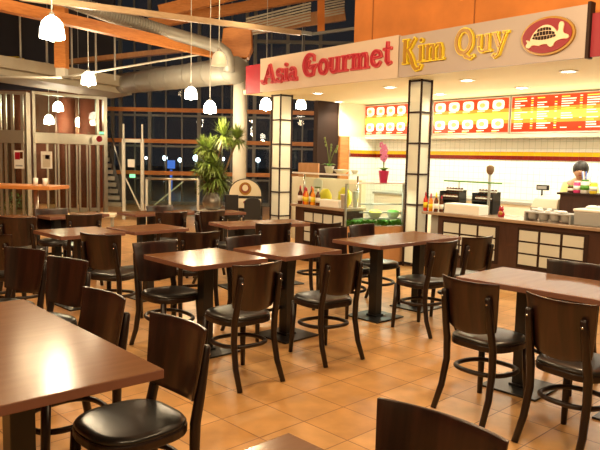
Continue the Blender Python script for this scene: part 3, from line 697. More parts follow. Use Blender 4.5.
def ribbon(mb, pts, w, grow, y0, y1, mi, X, Z, kx, kz):
    pts = [Vector((X + p[0]*kx, Z + p[1]*kz)) for p in pts]; n = len(pts); k = (kx+kz)/2
    ws = []
    for i in range(n):
        f = i/(n-1)
        if isinstance(w, list): ww = w[0]*(1-2*f)+w[1]*2*f if f < .5 else w[1]*(2-2*f)+w[2]*(2*f-1)
        else: ww = w
        ws.append(ww*k*.45 + grow)
    closed = (pts[0]-pts[-1]).length < 1e-4
    L, Rr = [], []
    for i in range(n):
        a = pts[i-1] if i else (pts[-2] if closed else pts[0]); c_ = pts[i+1] if i < n-1 else (pts[1] if closed else pts[-1])
        d = (c_-a).normalized(); nn = Vector((-d.y, d.x)); p = pts[i].copy()
        if not closed and i == 0: p -= d*grow
        if not closed and i == n-1: p += d*grow
        L.append(p+nn*ws[i]); Rr.append(p-nn*ws[i])
    for i in range(n-1):
        mb.prism([tuple(L[i]), tuple(L[i+1]), tuple(Rr[i+1]), tuple(Rr[i])], y0, y1, mi)
def letters(board, text, a0, z0, a1, z1, kz, main, rim, gap=.05):
    tot = sum(GL[ch][0] for ch in text); kx = (a1-a0)/(tot); x = a0
    for ch in text:
        f = (x-a0)/(a1-a0); z = z0+(z1-z0)*f
        back, front = MB(), MB(); e = 0.0
        for pts, w_ in GL[ch][1]:
            ribbon(back, pts, w_, .008, -.040-e, 0, 0, x, z, kx, kz); ribbon(front, pts, w_, -.006, -.052-e, -.03, 0, x, z, kx, kz); e += .0006
        lo = front.build('letter', main, board); lo['label'] = 'letter %s' % ch
        back.build('letter_rim', rim, lo); x += GL[ch][0]*kx
s1 = thing('sign_board', 'beige sign board reading Asia Gourmet in red letters', 'sign', SP(0, 0, 0), SA)
b = MB(); b.box(0, 3.185, 0, .05, 2.635, 3.20); b.build('panel', 'sign_beige', s1)
letters(s1, 'Asia', .15, 2.765, 1.06, 2.775, .305, 'red', 'pink_edge')
letters(s1, 'Gourmet', 1.20, 2.80, 3.10, 2.815, .34, 'red', 'pink_edge')
s2 = thing('sign_board', 'grey-beige sign board reading Kim Quy in yellow letters beside a tortoise emblem', 'sign', SP(3.20, 0, 0), SA)
b = MB(); b.box(0, 2.62, 0, .05, 2.635, 3.18); b.build('panel', 'sign_grey', s2)
b = MB(); b.box(2.62, 2.655, -.02, .08, 2.62, 3.20); b.build('end_cap', 'lath', s2)
letters(s2, 'Kim', .075, 2.795, .81, 2.80, .32, 'gold', 'yellow')
letters(s2, 'Quy', .95, 2.815, 1.70, 2.83, .305, 'gold', 'yellow')
# tortoise emblem
ec, ez = 2.185, 2.905
b = MB(); b.prism(disc(.318, .208, ec, ez, 0, 0, 44), -.035, 0); eb = b.build('emblem_rim', 'gold', s2); 
b = MB(); b.prism(disc(.292, .184, ec, ez, 0, 0, 44), -.045, -.03); b.build('emblem_field', 'dark_red', eb)
tt = MB()
def sm_(pts, it=2):
    for _ in range(it):
        q = []
        for k in range(len(pts)):
            a, c_ = pts[k], pts[(k+1) % len(pts)]; q += [(a[0]*.75+c_[0]*.25, a[1]*.75+c_[1]*.25), (a[0]*.25+c_[0]*.75, a[1]*.25+c_[1]*.75)]
        pts = q
    return pts
body = [(-.19, -.05), (-.175, .0), (-.13, .06), (-.07, .10), (-.01, .112), (.05, .10), (.10, .06), (.13, .02), (.145, .05), (.14, .085), (.152, .12), (.185, .122), (.203, .09), (.19, .04), (.2, .0), (.25, -.015), (.265, -.04), (.245, -.06), (.19, -.05), (.13, -.065), (.1, -.08), (.09, -.115), (.06, -.125), (.03, -.105), (.02, -.085), (-.05, -.085), (-.075, -.1), (-.1, -.09), (-.16, -.08), (-.185, -.108), (-.225, -.105), (-.235, -.075), (-.21, -.055), (-.24, -.02), (-.2, -.03)]
tt.prism([(ec+x*1.02, ez+z*1.05) for x, z in sm_(body)], -.06, -.045); to = tt.build('tortoise', 'turtle', eb)
pl = MB()
def dome(x, v):      # v 0 at the shell rim, 1 at its top line
    return (ec + x - .02, ez - .045 + .024*(x*x)/.02 + v*(.138*max(0, 1-(x/.158)**2)**.6))
for j_, (v0, v1, n_, hw0) in enumerate(((.02, .32, 8, .142), (.38, .68, 7, .128), (.74, .98, 5, .085))):
    for i in range(n_):
        xa = -hw0 + 2*hw0*i/n_ + .004; xb = -hw0 + 2*hw0*(i+1)/n_ - .004
        pl.prism([dome(xa, v0), dome(xb, v0), dome(xb, v1), dome(xa, v1)], -.066, -.058)
pl.build('shell_plates', 'lath', to)
b = MB(); b.box(-.44, 0, .0, .055, 2.63, 3.12); ep = b.build('end_panel', 'red', s1); ep['label'] = 'plain bright red end panel'
b = MB(); b.box(2.66, 4.9, .015, .055, 2.635, 3.08); ep = b.build('end_panel', 'dark_red', s2); ep['label'] = 'plain dark red end panel'

# ------------------------------------------------------------------ shoji pillars
def pillar(a, b_, h, label, W):
    t = thing('shoji_pillar', label, 'pillar', SP(a, b_, 0), SA, 'paper clad pillars')
    m = MB(); m.box(-W+.012, W-.012, -W+.012, W-.012, .06, h-.02); m.build('paper_cladding', 'shoji_added_glow', t)
    m = MB()
    for sx in (-1, 1):
        for sy in (-1, 1): m.box(sx*W-.011, sx*W+.011, sy*W-.011, sy*W+.011, 0, h)
    rows = 6
    for i in range(rows+1):
        z = .03 + (h-.05)*i/rows
        for sx in (-1, 1): m.box(sx*W-.011, sx*W+.011, -W, W, z-.011, z+.011); m.box(-W, W, sx*W-.011, sx*W+.011, z-.011, z+.011)
    m.build('lath_frame', 'lath', t)
pillar(-.12, .58, 2.64, 'paper and lath pillar under the first sign board, beside the arched board', .130)
pillar(3.20, .47, 2.64, 'paper and lath pillar nearest the right counter', .110)

# ------------------------------------------------------------------ menu boards
M['menu_red'] = mat('menu_backlit_red', (.5, .03, .01), rough=.3, emit=(1, .06, .012), estr=.75)
M['menu_glare_print_yellow'] = mat('menu_glare_and_print_yellow', (.9, .6, .1), rough=.3, emit=(1, .58, .06), estr=1.2)
M['menu_glare_orange'] = mat('menu_painted_glare_orange', (.9, .3, .05), rough=.3, emit=(1, .20, .02), estr=.9)
M['menu_white'] = mat('menu_backlit_white', (.9, .88, .8), rough=.3, emit=(1, .95, .72), estr=.8)
M['menu_food'] = mat('menu_food_picture', (.8, .5, .2), rough=.4, var=.6, vscale=18, emit=(.9, .5, .15), estr=.55)
def menu(a0, a1, label, kind):
    t = thing('menu_board', label, 'menu board', SP(a0, 3.0, 0), SA, 'backlit menu boards'); w_ = a1-a0
    b = MB(); b.box(0, w_, .0, .10, 2.0, 2.62); b.build('light_box', 'white_plastic', t)
    fm = MB(); fm.box(.015, w_-.015, -.004, 0, 2.025, 2.60, 0)
    fm.box(.015, w_-.015, -.0055, -.003, 2.17, 2.42, 3); fm.box(.015, w_-.015, -.007, -.003, 2.235, 2.355, 1)  # orange and yellow bands paint lamp glare across the middle of the board
    def tick(x0, x1, z, h, mi): fm.box(x0, x1, -.012, -.004, z, z+h, mi)
    if kind:
        n = kind
        for r_ in range(2):
            for i in range(n):
                x0 = .06 + i*(w_-.08)/n; x1 = x0 + (w_-.08)/n*.74; z0 = 2.42 if r_ == 0 else 2.10
                cx, cz, rx, rz_ = (x0+x1)/2, z0+.07, (x1-x0)/2, .082
                pts = [(cx+math.copysign(abs(math.cos(q))**.55, math.cos(q))*rx, cz+math.copysign(abs(math.sin(q))**.55, math.sin(q))*rz_) for q in [2*math.pi*k/24 for k in range(24)]]
                b = MB(); b.prism(pts, -.012, -.004); pc = b.build('dish_picture', 'menu_white', t)
                b = MB(); b.prism(disc(rx*.5, rz_*.5, cx+.01*((i*5) % 3-1), cz, 0, 0, 14), -.016, -.012); b.build('dish', 'menu_food', pc)
                tick(x0, x0+.15, 2.385 if r_ == 0 else 2.05, .013, 2); tick(x0, x0+.10, 2.362 if r_ == 0 else 2.03, .010, 1)
    else:
        for c_ in range(6):
            x0 = .07 + c_*(w_-.1)/6
            for k in range(14):
                if random.random() < .12: continue
                L_ = random.uniform(.10, .24); tick(x0, x0+L_, 2.555-k*.037, .016, 2 if k % 5 else 1)
                tick(x0+.30, x0+.34, 2.555-k*.037, .014, 2 if k % 3 == 0 else 1)
    fm.build('face', ['menu_red', 'menu_glare_print_yellow', 'menu_white', 'menu_glare_orange'], t)
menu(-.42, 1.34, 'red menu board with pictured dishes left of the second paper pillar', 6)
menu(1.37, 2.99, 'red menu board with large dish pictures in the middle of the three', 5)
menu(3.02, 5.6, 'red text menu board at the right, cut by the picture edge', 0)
sh('trim_12', 'white_wall', -.42, 6.5, 2.98, 3.25, 1.93, 1.99)

# ------------------------------------------------------------------ counters
def shoji_panel(parent, x0, z1, cw, chh, nc, nr, y):
    fr = MB(); fr.box(x0-.03, x0+nc*cw+.02, y-.004, y+.01, z1-nr*chh-.02, z1+.03)
    f = fr.build('lath_grid', 'lath', parent)
    for r_ in range(nr):
        for c_ in range(nc):
            b = MB(); b.box(x0+c_*cw, x0+(c_+1)*cw-.035, y-.012, y, z1-(r_+1)*chh+.022, z1-r_*chh); b.build('paper_pane', 'shoji', f)
rc = thing('serving_counter', 'dark wooden right serving counter with paper pane grids', 'counter', SP(3.42, .42, 0), SA)
b = MB(); b.box(.20, 3.6, .03, .56, .02, .775); b.build('body', 'counter_wood', rc)
b = MB(); b.box(-.06, 3.6, -.02, .58, .775, .815); b.build('worktop', 'top_stone', rc, bevel=.006)
b = MB(); b.box(.02, .22, .10, .54, .02, .775); b.build('end_panel', 'grey_plastic', rc)
shoji_panel(rc, .31, .685, .283, .148, 3, 3, .03); shoji_panel(rc, 1.47, .692, .285, .148, 3, 3, .03)
shoji_panel(rc, 2.75, .692, .285, .148, 3, 3, .03)
lc = thing('serving_counter', 'dark wooden left serving counter with small paper panes', 'counter', SP(1.54, -.45, 0), SA)
b = MB(); b.box(.02, 1.10, .03, .42, .0, .78); b.build('body', 'counter_wood', lc)
b = MB(); b.box(-.05, 1.13, -.02, .45, .78, .82); b.build('worktop', 'top_stone', lc, bevel=.006)
shoji_panel(lc, .25, .705, .218, .150, 4, 3, .03)
# display case between them
Q1, Q2 = Vector((2.69, -.46)), Vector((3.045, .33))
dc = thing('display_case', 'glass food display case on a light wood base between the counters', 'display case', SP(0, 0, 0), SA)
inn = Vector((0, .6))
poly = [tuple(Q1), tuple(Q2), tuple(Q2+inn), tuple(Q1+inn)]
b = MB(); b.slab(poly, .05, .57); b.build('base', 'light_wood', dc, bevel=.006)
b = MB(); b.slab([tuple(Q1+inn*.04), tuple(Q2+inn*.04), tuple(Q2+inn), tuple(Q1+inn)], .0, .05); b.build('plinth', 'lath', dc)
g = MB(); g.slab([tuple(Q1+inn*.02), tuple(Q2+inn*.02), tuple(Q2+inn*.035), tuple(Q1+inn*.035)], .57, 1.175); g.build('front_glass', 'green_glass', dc)
b = MB()
for q in (Q1, Q2): r_ = q+inn*.05; b.box(r_.x-.012, r_.x+.012, r_.y-.012, r_.y+.012, .57, 1.175)
for z in (.76, .88): b.bar((*(Q1+inn*.5), z), (*(Q2+inn*.5), z), .03, .02)
b.build('rails', 'duct', dc)
b = MB(); b.slab([tuple(Q1+inn*.3), tuple(Q2+inn*.3), tuple(Q2+inn*.95), tuple(Q1+inn*.95)], .66, .68); b.build('tray_shelf', 'duct', dc)
b = MB(); b.slab([tuple(Q1.lerp(Q2, .25)), tuple(Q2), tuple(Q2+inn), tuple(Q1.lerp(Q2, .25)+inn)], 1.175, 1.195); b.build('top_shelf', 'white_plastic', dc)
lb = MB()
for i in range(700):
    u_, v_ = random.random(), random.uniform(.04, .3); q = Q1.lerp(Q2, u_) + inn*v_
    p = Vector((q.x, q.y, .572 + random.uniform(0, .06))); a = random.uniform(0, 6.28); l = random.uniform(.03, .06)
    d = Vector((math.cos(a), math.sin(a), random.uniform(.1, 1)))*l; sx = Vector((-math.sin(a), math.cos(a), .2))*l*.5
    lb.add([p, p+d*.6+sx, p+d, p+d*.6-sx], [(0, 1, 2, 3)])
lo = lb.build('lettuce', 'leaf2', loc=SP(0, 0, 0), rz=SA); tag(lo, 'green lettuce bed along the front of the display case', 'lettuce'); lo['kind'] = 'stuff'
for i, (u_, v_, m_, lab) in enumerate(((.25, .55, 'yellow_pack', 'bowl of yellow food in the display case, nearest the left counter'), (.55, .6, 'leaf2', 'bowl of green food in the middle of the display case'), (.82, .55, 'orange_sauce', 'bowl of orange food in the display case by the pillar'))):
    q = Q1.lerp(Q2, u_) + inn*v_
    t = thing('food_bowl', lab, 'bowl', SP(q.x, q.y, .68), SA, 'food bowls in the display case')
    b = MB(); b.lathe([(.06, 0), (.11, .08), (.115, .085), (.10, .08), (.06, .02)], 20); b.build('bowl', 'white_plastic', t)
    b = MB(); b.ball((0, 0, .07), .10, .10, .05); b.build('food', m_, t)
# glass shelf above the left counter
gs = thing('glass_shelf', 'raised glass shelf above the left serving counter', 'shelf', SP(1.45, -.32, .82), SA)
b = MB(); b.box(-.1, 1.20, 0, .34, .46, .48); b.build('shelf_board', 'green_glass', gs)
b = MB(); b.box(-.1, 1.20, -.012, 0, .458, .482); b.build('edge_strip', 'white_plastic', gs)
for x in (-.05, 1.15): b = MB(); b.tube([(x, .2, 0), (x, .2, .46)], .014, 8); b.build('post', 'chrome', gs)
g = MB(); g.box(.2, 1.18, -.006, .0, .06, .46); g.build('guard_glass', 'green_glass', gs)

# sauces
def bottle(a, b_, z, h, r_, m_, cap, label, group):
    t = thing('sauce_bottle', label, 'bottle', SP(a, b_, z), SA, group)
    b = MB(); b.lathe([(r_*.9, 0), (r_, .01), (r_, h*.58), (r_*.45, h*.74), (r_*.38, h*.80)], 14); b.build('body', m_, t)
    b = MB(); b.lathe([(r_*.42, h*.80), (r_*.42, h*.88), (r_*.14, h), (.001, h)], 10); b.build('cap', cap, t)
    b = MB(); b.lathe([(r_*1.02, h*.18), (r_*1.02, h*.46)], 14); b.build('paper_label', 'paper' if m_ == 'brown_sauce' else 'yellow' , t)
cols = [('red_sauce', 'red'), ('red_sauce', 'red'), ('orange_sauce', 'red'), ('orange_sauce', 'yellow'), ('brown_sauce', 'yellow'), ('brown_sauce', 'red')]
ln = ['red sauce bottle first from the second paper pillar', 'red sauce bottle second from the second paper pillar', 'orange sauce bottle with red cap on the right counter', 'orange sauce bottle with yellow cap on the right counter', 'brown sauce bottle with yellow cap on the right counter', 'brown sauce bottle with red cap nearest the white carton']
for i, (m_, c_) in enumerate(cols): bottle(3.385 + .047*i, .45 + .06*(i % 2), .815, .27 - .02*(i % 3), .03, m_, c_, ln[i], 'sauce bottles on the right counter')
ln = ['brown sauce bottle at the left end of the left counter', 'red sauce bottle second on the left counter', 'orange sauce bottle third on the left counter', 'brown sauce bottle fourth on the left counter', 'orange sauce bottle fifth on the left counter', 'brown sauce bottle with white cap, last on the left counter']
for i, (m_, c_) in enumerate((('brown_sauce', 'red'), ('red_sauce', 'red'), ('orange_sauce', 'red'), ('brown_sauce', 'red'), ('orange_sauce', 'orange_sauce'), ('brown_sauce', 'white_plastic'))):
    bottle(1.66 + .075*i, -.415 + .035*(i % 2), .82, .285 - .015*(i % 3), .036, m_, c_, ln[i], 'sauce bottles on the left counter')
# napkin and carton boxes
def carton(name, label, a, b_, z, w_, d_, h, m_):
    t = thing(name, label, 'box', SP(a, b_, z), SA)
    b = MB(); b.box(0, w_, 0, d_, 0, h); b.build('body', m_, t, bevel=.006)
    b = MB(); b.box(.01, w_-.01, .01, d_-.01, h-.004, h+.008); b.build('lid', m_, t, bevel=.004)
carton('carton', 'long white carton on the right counter beside the sauces', 3.70, .47, .815, .56, .22, .125, 'paper')
carton('carton', 'low pinkish white carton on the left counter', 2.16, -.455, .82, .40, .12, .10, 'paper')
# menu card stand
t = thing('menu_stand', 'white menu card standing behind the left sauce bottles', 'menu card', SP(1.62, -.12, .82), SA+R(8))
b = MB(); b.prism([(0, 0), (.18, 0), (.18, .36), (.09, .40), (0, .36)], 0, .01); b.build('card', 'paper', t)
b = MB(); b.box(.0, .18, -.05, .05, 0, .015); b.build('foot', 'white_plastic', t)
b = MB(); b.box(.03, .15, -.006, 0, .24, .26); b.box(.03, .12, -.006, 0, .19, .20); b.build('print', 'leaf', t)
# orange board behind
b = MB(); b.box(0, .56, 0, .03, 0, .26); b.box(.05, .08, .03, .25, .0, .02); tag(b.build('board', 'light_wood', loc=SP(-.08, .96, 1.17), rz=SA), 'plain orange wooden board standing behind the left sauce bottles', 'board')
sh('wall_shop_low', 'cream', -.25, 1.6, .95, 1.05, 0, 1.17)
# orchids
def orchid(a, b_, z, pot_m, hp, stems, fl, label):
    t = thing('potted_orchid', label, 'plant', SP(a, b_, z), SA)
    b = MB(); b.lathe([(.05, 0), (.075, hp), (.08, hp), (.066, hp-.01), (.05, hp-.03)], 18); b.build('pot', pot_m, t)
    lfm = MB()
    for k in range(7):
        th = k*.9; d = Vector((math.cos(th), math.sin(th), 0)); sd = Vector((-d.y, d.x, 0))*.022; q = Vector((0, 0, hp-.01))
        lfm.add([q-sd*.5, q+sd*.5, q+d*.07+sd+Vector((0, 0, .05)), q+d*.15+Vector((0, 0, .03)), q+d*.07-sd+Vector((0, 0, .05))], [(0, 1, 2, 4), (4, 2, 3)])
    lfm.build('foliage', 'leaf2', t)
    sm = MB(); flw = MB()
    for (dx, h) in stems:
        pts = [(0, 0, hp), (dx*.3, 0, hp+h*.45), (dx*.7, .01, hp+h*.85), (dx, .01, hp+h)]; sm.tube(pts, .005, 6)
        for j in range(3 if not fl else 5):
            f = 1 - j*.10; c_ = Vector((dx*f, .01, hp+h*f - .01*j))
            if fl:
                for a in range(5):
                    q = a*2*math.pi/5; flw.ball((c_.x+.026*math.cos(q)+.03*(j % 2), c_.y-.01, c_.z+.026*math.sin(q)), .02, .008, .02, 8, 5)
            else: sm.ball(tuple(c_), .016, .016, .022, 8, 5)
    sm.build('stem', 'leaf', t)
    if fl: flw.build('blossom', 'orchid', t)
orchid(2.97, .02, 1.195, 'pink', .17, [(.0, .33), (-.06, .36)], True, 'orchid with pink blossoms in a pink pot on the display case')
orchid(1.98, -.12, 1.302, 'white_plastic', .10, [(-.13, .42), (.02, .32), (.16, .30)], False, 'bare-stemmed orchid in a white pot on the raised glass shelf')
# yellow packs and white dishes behind the left glass
for i, (a_, b_, sx_, h, lab) in enumerate(((1.93, -.14, .13, .24, 'big crumpled yellow pack behind the left glass, nearest the sauces'), (2.34, -.13, .13, .28, 'big crumpled yellow pack behind the left glass, nearest the display case'))):
    b = MB(); vs, fs = [], []; n = 16; rg = 8
    for j in range(rg+1):
        f = j/rg; rr = sx_*(math.sin(math.pi*min(.96, f*.9+.08)))**.5
        for k in range(n):
            q = 2*math.pi*k/n; jit = 1 + random.uniform(-.12, .12); vs.append((rr*math.cos(q)*jit, rr*.6*math.sin(q)*jit, h*f))
    for j in range(rg):
        for k in range(n): fs.append((j*n+k, j*n+(k+1) % n, (j+1)*n+(k+1) % n, (j+1)*n+k))
    fs.append(tuple(range(n))[::-1]); fs.append(tuple(rg*n+k for k in range(n))); b.add(vs, fs, 0, True)
    tag(b.build('food_pack', 'yellow_pack', loc=SP(a_, b_, .82), rz=SA), lab, 'pack', 'yellow packs behind the left glass')
for i, (a_, b_, z, r_, lab) in enumerate(((2.14, -.02, 1.302, .13, 'wide white dish at the left on the raised glass shelf'), (2.46, -.05, 1.302, .06, 'small white dish at the right end of the raised glass shelf'))):
    b = MB(); b.lathe([(r_*.5, 0), (r_, .05), (r_*1.02, .055), (r_*.9, .05), (r_*.45, .012), (.001, .012)], 22)
    tag(b.build('dish', 'white_plastic', loc=SP(a_, b_, z), rz=SA), lab, 'dish')
for i, (a_, b_, h, lab) in enumerate(((2.61, -.40, .20, 'tall white cup beside the low carton'), (2.57, -.12, .24, 'tall white canister at the right end of the left counter'))):
    b = MB(); b.lathe([(.035, 0), (.045, h), (.048, h), (.048, h-.012), (.04, h-.012), (.03, .01)], 16)
    tag(b.build('canister', 'white_plastic', loc=SP(a_, b_, .82), rz=SA), lab, 'canister')
p_ = SP(-.36, 3.0, 1.16)
b = MB(); b.box(0, .02, -.38, 0, 0, .30); tag(b.build('notice', 'yellow_pack', loc=SP(-.405, 2.98, 1.13), rz=SA), 'yellow notice on the tiled side wall beside the orange post', 'notice')
# back shelves along the tiled wall
wt = thing('back_worktop', 'pale worktop along the tiled back wall', 'worktop', SP(.2, 2.6, 0), SA)
b = MB(); b.box(0, 6.6, .1, .66, 0, .84); b.build('cabinet', 'white_wall', wt); b = MB(); b.box(0, 6.6, .05, .66, .84, .88); b.build('top', 'duct', wt)
# right counter: racks, glass shelf with post, figurine, register, tray, box
def rack(a, b_, label):
    t = thing('bottle_rack', label, 'rack', SP(a, b_, .815), SA, 'black racks of small jars')
    b = MB(); b.box(0, .34, .0, .16, .16, .18); b.box(0, .34, .10, .16, .25, .27); b.box(0, .02, 0, .16, 0, .28); b.box(.32, .34, 0, .16, 0, .28); b.box(0, .34, .15, .17, 0, .30); b.build('frame', 'black_plastic', t)
    for r_ in range(2):
        for i in range(6):
            q = MB(); q.lathe([(.02, 0), (.02, .05), (.012, .06)], 10, c=(.045+i*.05, .05+.07*r_, .18+.09*r_)); q.build('jar', 'brown_sauce', t)
            q = MB(); q.lathe([(.021, .018), (.021, .038)], 10, c=(.045+i*.05, .05+.07*r_, .18+.09*r_)); q.build('jar_label', 'paper', t)
rack(3.38, .76, 'black rack of small jars behind the long white carton'); rack(3.92, .78, 'black rack of small jars left of the slim shelf post')
g = thing('glass_shelf', 'raised glass shelf on a slim post above the right counter', 'shelf', SP(3.52, .70, .815), SA)
b = MB(); b.box(-.02, .92, 0, .28, .42, .435); b.build('shelf_board', 'green_glass', g); b = MB(); b.box(-.02, .92, -.01, 0, .418, .437); b.build('edge_strip', 'leaf2', g)
b = MB(); b.tube([(.70, .04, 0), (.70, .04, .56)], .02, 10); b.build('post', 'duct', g); b = MB(); b.lathe([(.03, .54), (.05, .58), (.05, .64), (.02, .66)], 14, c=(.70, .04, 0)); b.build('post_head', 'bark', g)
b = MB(); b.tube([(.05, .255, 0), (.05, .255, .42)], .014, 8); b.build('post', 'duct', g)
t = thing('figurine', 'small red and gold seated cat figurine beside the shelf post', 'figurine', SP(4.50, .62, .815), SA)
b = MB(); b.lathe([(.035, 0), (.045, .03), (.035, .07), (.02, .085)], 14); b.ball((0, 0, .10), .032, .03, .028); b.ball((.02, 0, .13), .01, .008, .014, 8, 5); b.ball((-.02, 0, .13), .01, .008, .014, 8, 5); b.build('body', 'red', t)
b = MB(); b.ball((.01, -.03, .05), .028, .022, .03); b.build('belly', 'gold', t)
t = thing('cash_register', 'beige cash register with a small black display on a stalk', 'cash register', SP(4.66, 1.03, .86), SA)
b = MB(); b.prism([(0, 0), (.38, 0), (.38, .08), (0, .08)], 0, .36); b.build('drawer', 'grey_plastic', t, bevel=.006)
b = MB(); b.add([(0, 0, .08), (.37, 0, .08), (.37, .34, .08), (0, .34, .08), (0.02, .06, .20), (.35, .06, .20), (.35, .32, .25), (0.02, .32, .25)], [(3, 2, 1, 0), (4, 5, 6, 7), (0, 1, 5, 4), (1, 2, 6, 5), (2, 3, 7, 6), (3, 0, 4, 7)]); b.build('housing', 'beige_plastic', t, bevel=.01)
b = MB(); b.box(.0, .02, .24, .26, .22, .32); b.box(-.06, .11, .22, .26, .30, .37); b.build('display', 'black_plastic', t, bevel=.004)
b = MB(); b.box(-.04, .09, .214, .22, .315, .355); b.build('screen', 'grey_plastic', t)
t = thing('machine_stand', 'low stand under the cash register behind the counter', 'stand', SP(4.60, .98, 0), SA); b = MB(); b.box(0, 1.4, .06, .42, 0, .84); b.build('body', 'counter_wood', t); b = MB(); b.box(0, 1.4, .03, .44, .84, .86); b.build('top', 'lath', t)
t = thing('cutlery_tray', 'grey tray of four round tubs heaped with white lids on the counter', 'tray', SP(4.92, .44, .815), SA)
b = MB(); b.box(0, .60, .03, .30, .095, .115); b.box(0, .02, .03, .30, 0, .10); b.box(.58, .60, .03, .30, 0, .10); b.build('frame', 'grey_plastic', t, bevel=.004)
for i in range(4): b = MB(); b.lathe([(.045, .012), (.062, .04), (.068, .095), (.071, .10), (.06, .095)], 18, c=(.085+i*.143, .10, 0)); b.build('tub', 'grey_plastic', t)
for i in range(16):
    b = MB(); x, y = .05+random.random()*.5, .08+random.random()*.16; b.lathe([(.028, 0), (.032, .02), (.02, .026), (.001, .026)], 12, c=(x, y, .11+random.random()*.025))
    b.build('lid', 'white_plastic', t)
t = thing('insulated_box', 'grey box with a white cloth on top at the right counter end', 'box', SP(5.55, .48, .815), SA)
b = MB(); b.box(0, .55, 0, .34, 0, .16); b.build('body', 'grey_plastic', t, bevel=.012); b = MB(); b.box(-.01, .56, -.01, .35, .16, .19); b.build('lid', 'white_plastic', t, bevel=.01)
b = MB(); b.ball((.15, .14, .20), .08, .07, .035); b.ball((.21, .18, .20), .05, .05, .03); tag(b.build('cloth', 'paper', loc=SP(5.55, .48, .815), rz=SA), 'crumpled white cloth on the grey box', 'cloth')
t = thing('raised_shelf_unit', 'dark brown raised counter block carrying jars at the right', 'shelf unit', SP(5.06, 1.0, 0), SA)
t.location = SP(5.05, 1.06, 0)
b = MB(); b.box(0, 1.4, 0, .30, .86, 1.13); b.build('front', 'counter_wood', t); b = MB(); b.box(-.03, 1.42, -.03, .34, 1.13, 1.155); b.build('top', 'lath', t)
jz = 1.155
jars = [(5.14, 'brown_sauce', .09, .04, 'small dark jar at the left end of the raised block'), (5.22, 'pink', .15, .042, 'pink jar on the raised block'), (5.32, 'white_plastic', .17, .05, 'white jar with green print on the raised block'), (5.43, 'yellow_pack', .15, .045, 'yellow jar on the raised block'), (5.60, 'red', .20, .05, 'red jar at the picture edge on the raised block')]
for i, (a_, m_, h, r_, lab) in enumerate(jars):
    t = thing('jar', lab, 'jar', SP(a_, 1.15, jz), SA, 'jars on the raised block')
    b = MB(); b.lathe([(r_*.9, 0), (r_, .01), (r_, h*.8), (r_*.8, h*.88)], 16); b.build('body', m_, t)
    b = MB(); b.lathe([(r_*.85, h*.88), (r_*.85, h)], 16); b.build('lid', 'white_plastic' if i % 2 else 'leaf2', t)
    b = MB(); b.lathe([(r_*1.02, h*.25), (r_*1.02, h*.6)], 16); b.build('paper_label', 'leaf2' if i == 2 else 'paper', t)
t = thing('straw_cup', 'clear cup of blue and white straws behind the jars', 'cup', SP(5.28, 1.26, jz), SA)
b = MB(); b.lathe([(.035, 0), (.05, .14), (.047, .14), (.033, .005)], 16); b.build('cup', 'green_glass', t)
for i in range(9):
    q = i*.7; b = MB(); b.tube([(.015*math.cos(q), .015*math.sin(q), .01), (.06*math.cos(q), .05*math.sin(q), .27)], .006, 6); b.build('straw', 'blue' if i % 2 else 'paper', t)

# ------------------------------------------------------------------ person behind the counter
pr = thing('person', 'person with short dark hair and pale yellow shirt bending behind the jars', 'person', SP(4.82, 2.0, 0), SA + R(205)); pr.scale = (1, 1, .975)
def skin(name, m_, verts, edges, radii, parent, lvl=2):
    me = bpy.data.meshes.new(name); me.from_pydata(verts, edges, []); me.materials.append(M[m_]); o = bpy.data.objects.new(name, me); COL.objects.link(o); o.parent = parent
    sk = o.modifiers.new('skin', 'SKIN'); sk.use_smooth_shade = True
    for i, r_ in enumerate(radii):
        me.skin_vertices[0].data[i].radius = (r_, r_) if not isinstance(r_, tuple) else r_
    me.skin_vertices[0].data[0].use_root = True
    s_ = o.modifiers.new('sub', 'SUBSURF'); s_.levels = lvl; s_.render_levels = lvl
    return o
V = [(0, 0, .84), (0, .02, 1.0), (0, .07, 1.18), (0, .12, 1.29), (0, .15, 1.36), (0, .19, 1.43), (0, .215, 1.50),
     (.17, .10, 1.26), (.23, .16, 1.02), (.15, .36, .98), (.12, .42, .97),
     (-.17, .10, 1.26), (-.23, .16, 1.02), (-.15, .36, .98), (-.12, .42, .97),
     (.09, 0, .80), (.10, .02, .45), (.10, -.02, .08), (.10, .10, .03),
     (-.09, 0, .80), (-.10, .02, .45), (-.10, -.02, .08), (-.10, .10, .03)]
Ed = [(0,1),(1,2),(2,3),(3,4),(4,5),(5,6),(3,7),(7,8),(8,9),(9,10),(3,11),(11,12),(12,13),(13,14),(0,15),(15,16),(16,17),(17,18),(0,19),(19,20),(20,21),(21,22)]
Rd = [(.14,.10),(.13,.10),(.15,.11),(.13,.09),.05,.085,.075, .055,.042,.034,.03, .055,.042,.034,.03, .085,.06,.042,.035, .085,.06,.042,.035]
body_o = skin('body', 'skin', V, Ed, Rd, pr)
b = MB(); b.ball((0, .20, 1.465), .088, .10, .115, 18, 12); b.ball((0, .305, 1.445), .014, .02, .02, 8, 6); b.ball((.088, .20, 1.455), .012, .02, .03, 8, 6); b.ball((-.088, .20, 1.455), .012, .02, .03, 8, 6); b.build('head', 'skin', pr)
b = MB(); b.ball((.032, .293, 1.475), .011, .008, .007, 8, 6); b.ball((-.032, .293, 1.475), .011, .008, .007, 8, 6); b.build('eyes', 'hair', pr)
b = MB(); b.ball((0, .293, 1.40), .022, .008, .006, 8, 6); b.build('mouth', 'dark_red', pr)
b = MB(); b.ball((0, .185, 1.492), .104, .118, .112, 20, 12); b.build('hair', 'hair', pr)
skin('shirt', 'shirt', [V[0], V[1], V[2], V[3], V[7], V[8], V[11], V[12]], [(0,1),(1,2),(2,3),(3,4),(4,5),(3,6),(6,7)], [(.155,.115),(.145,.115),(.165,.125),(.14,.10),.07,.055,.07,.055], pr)
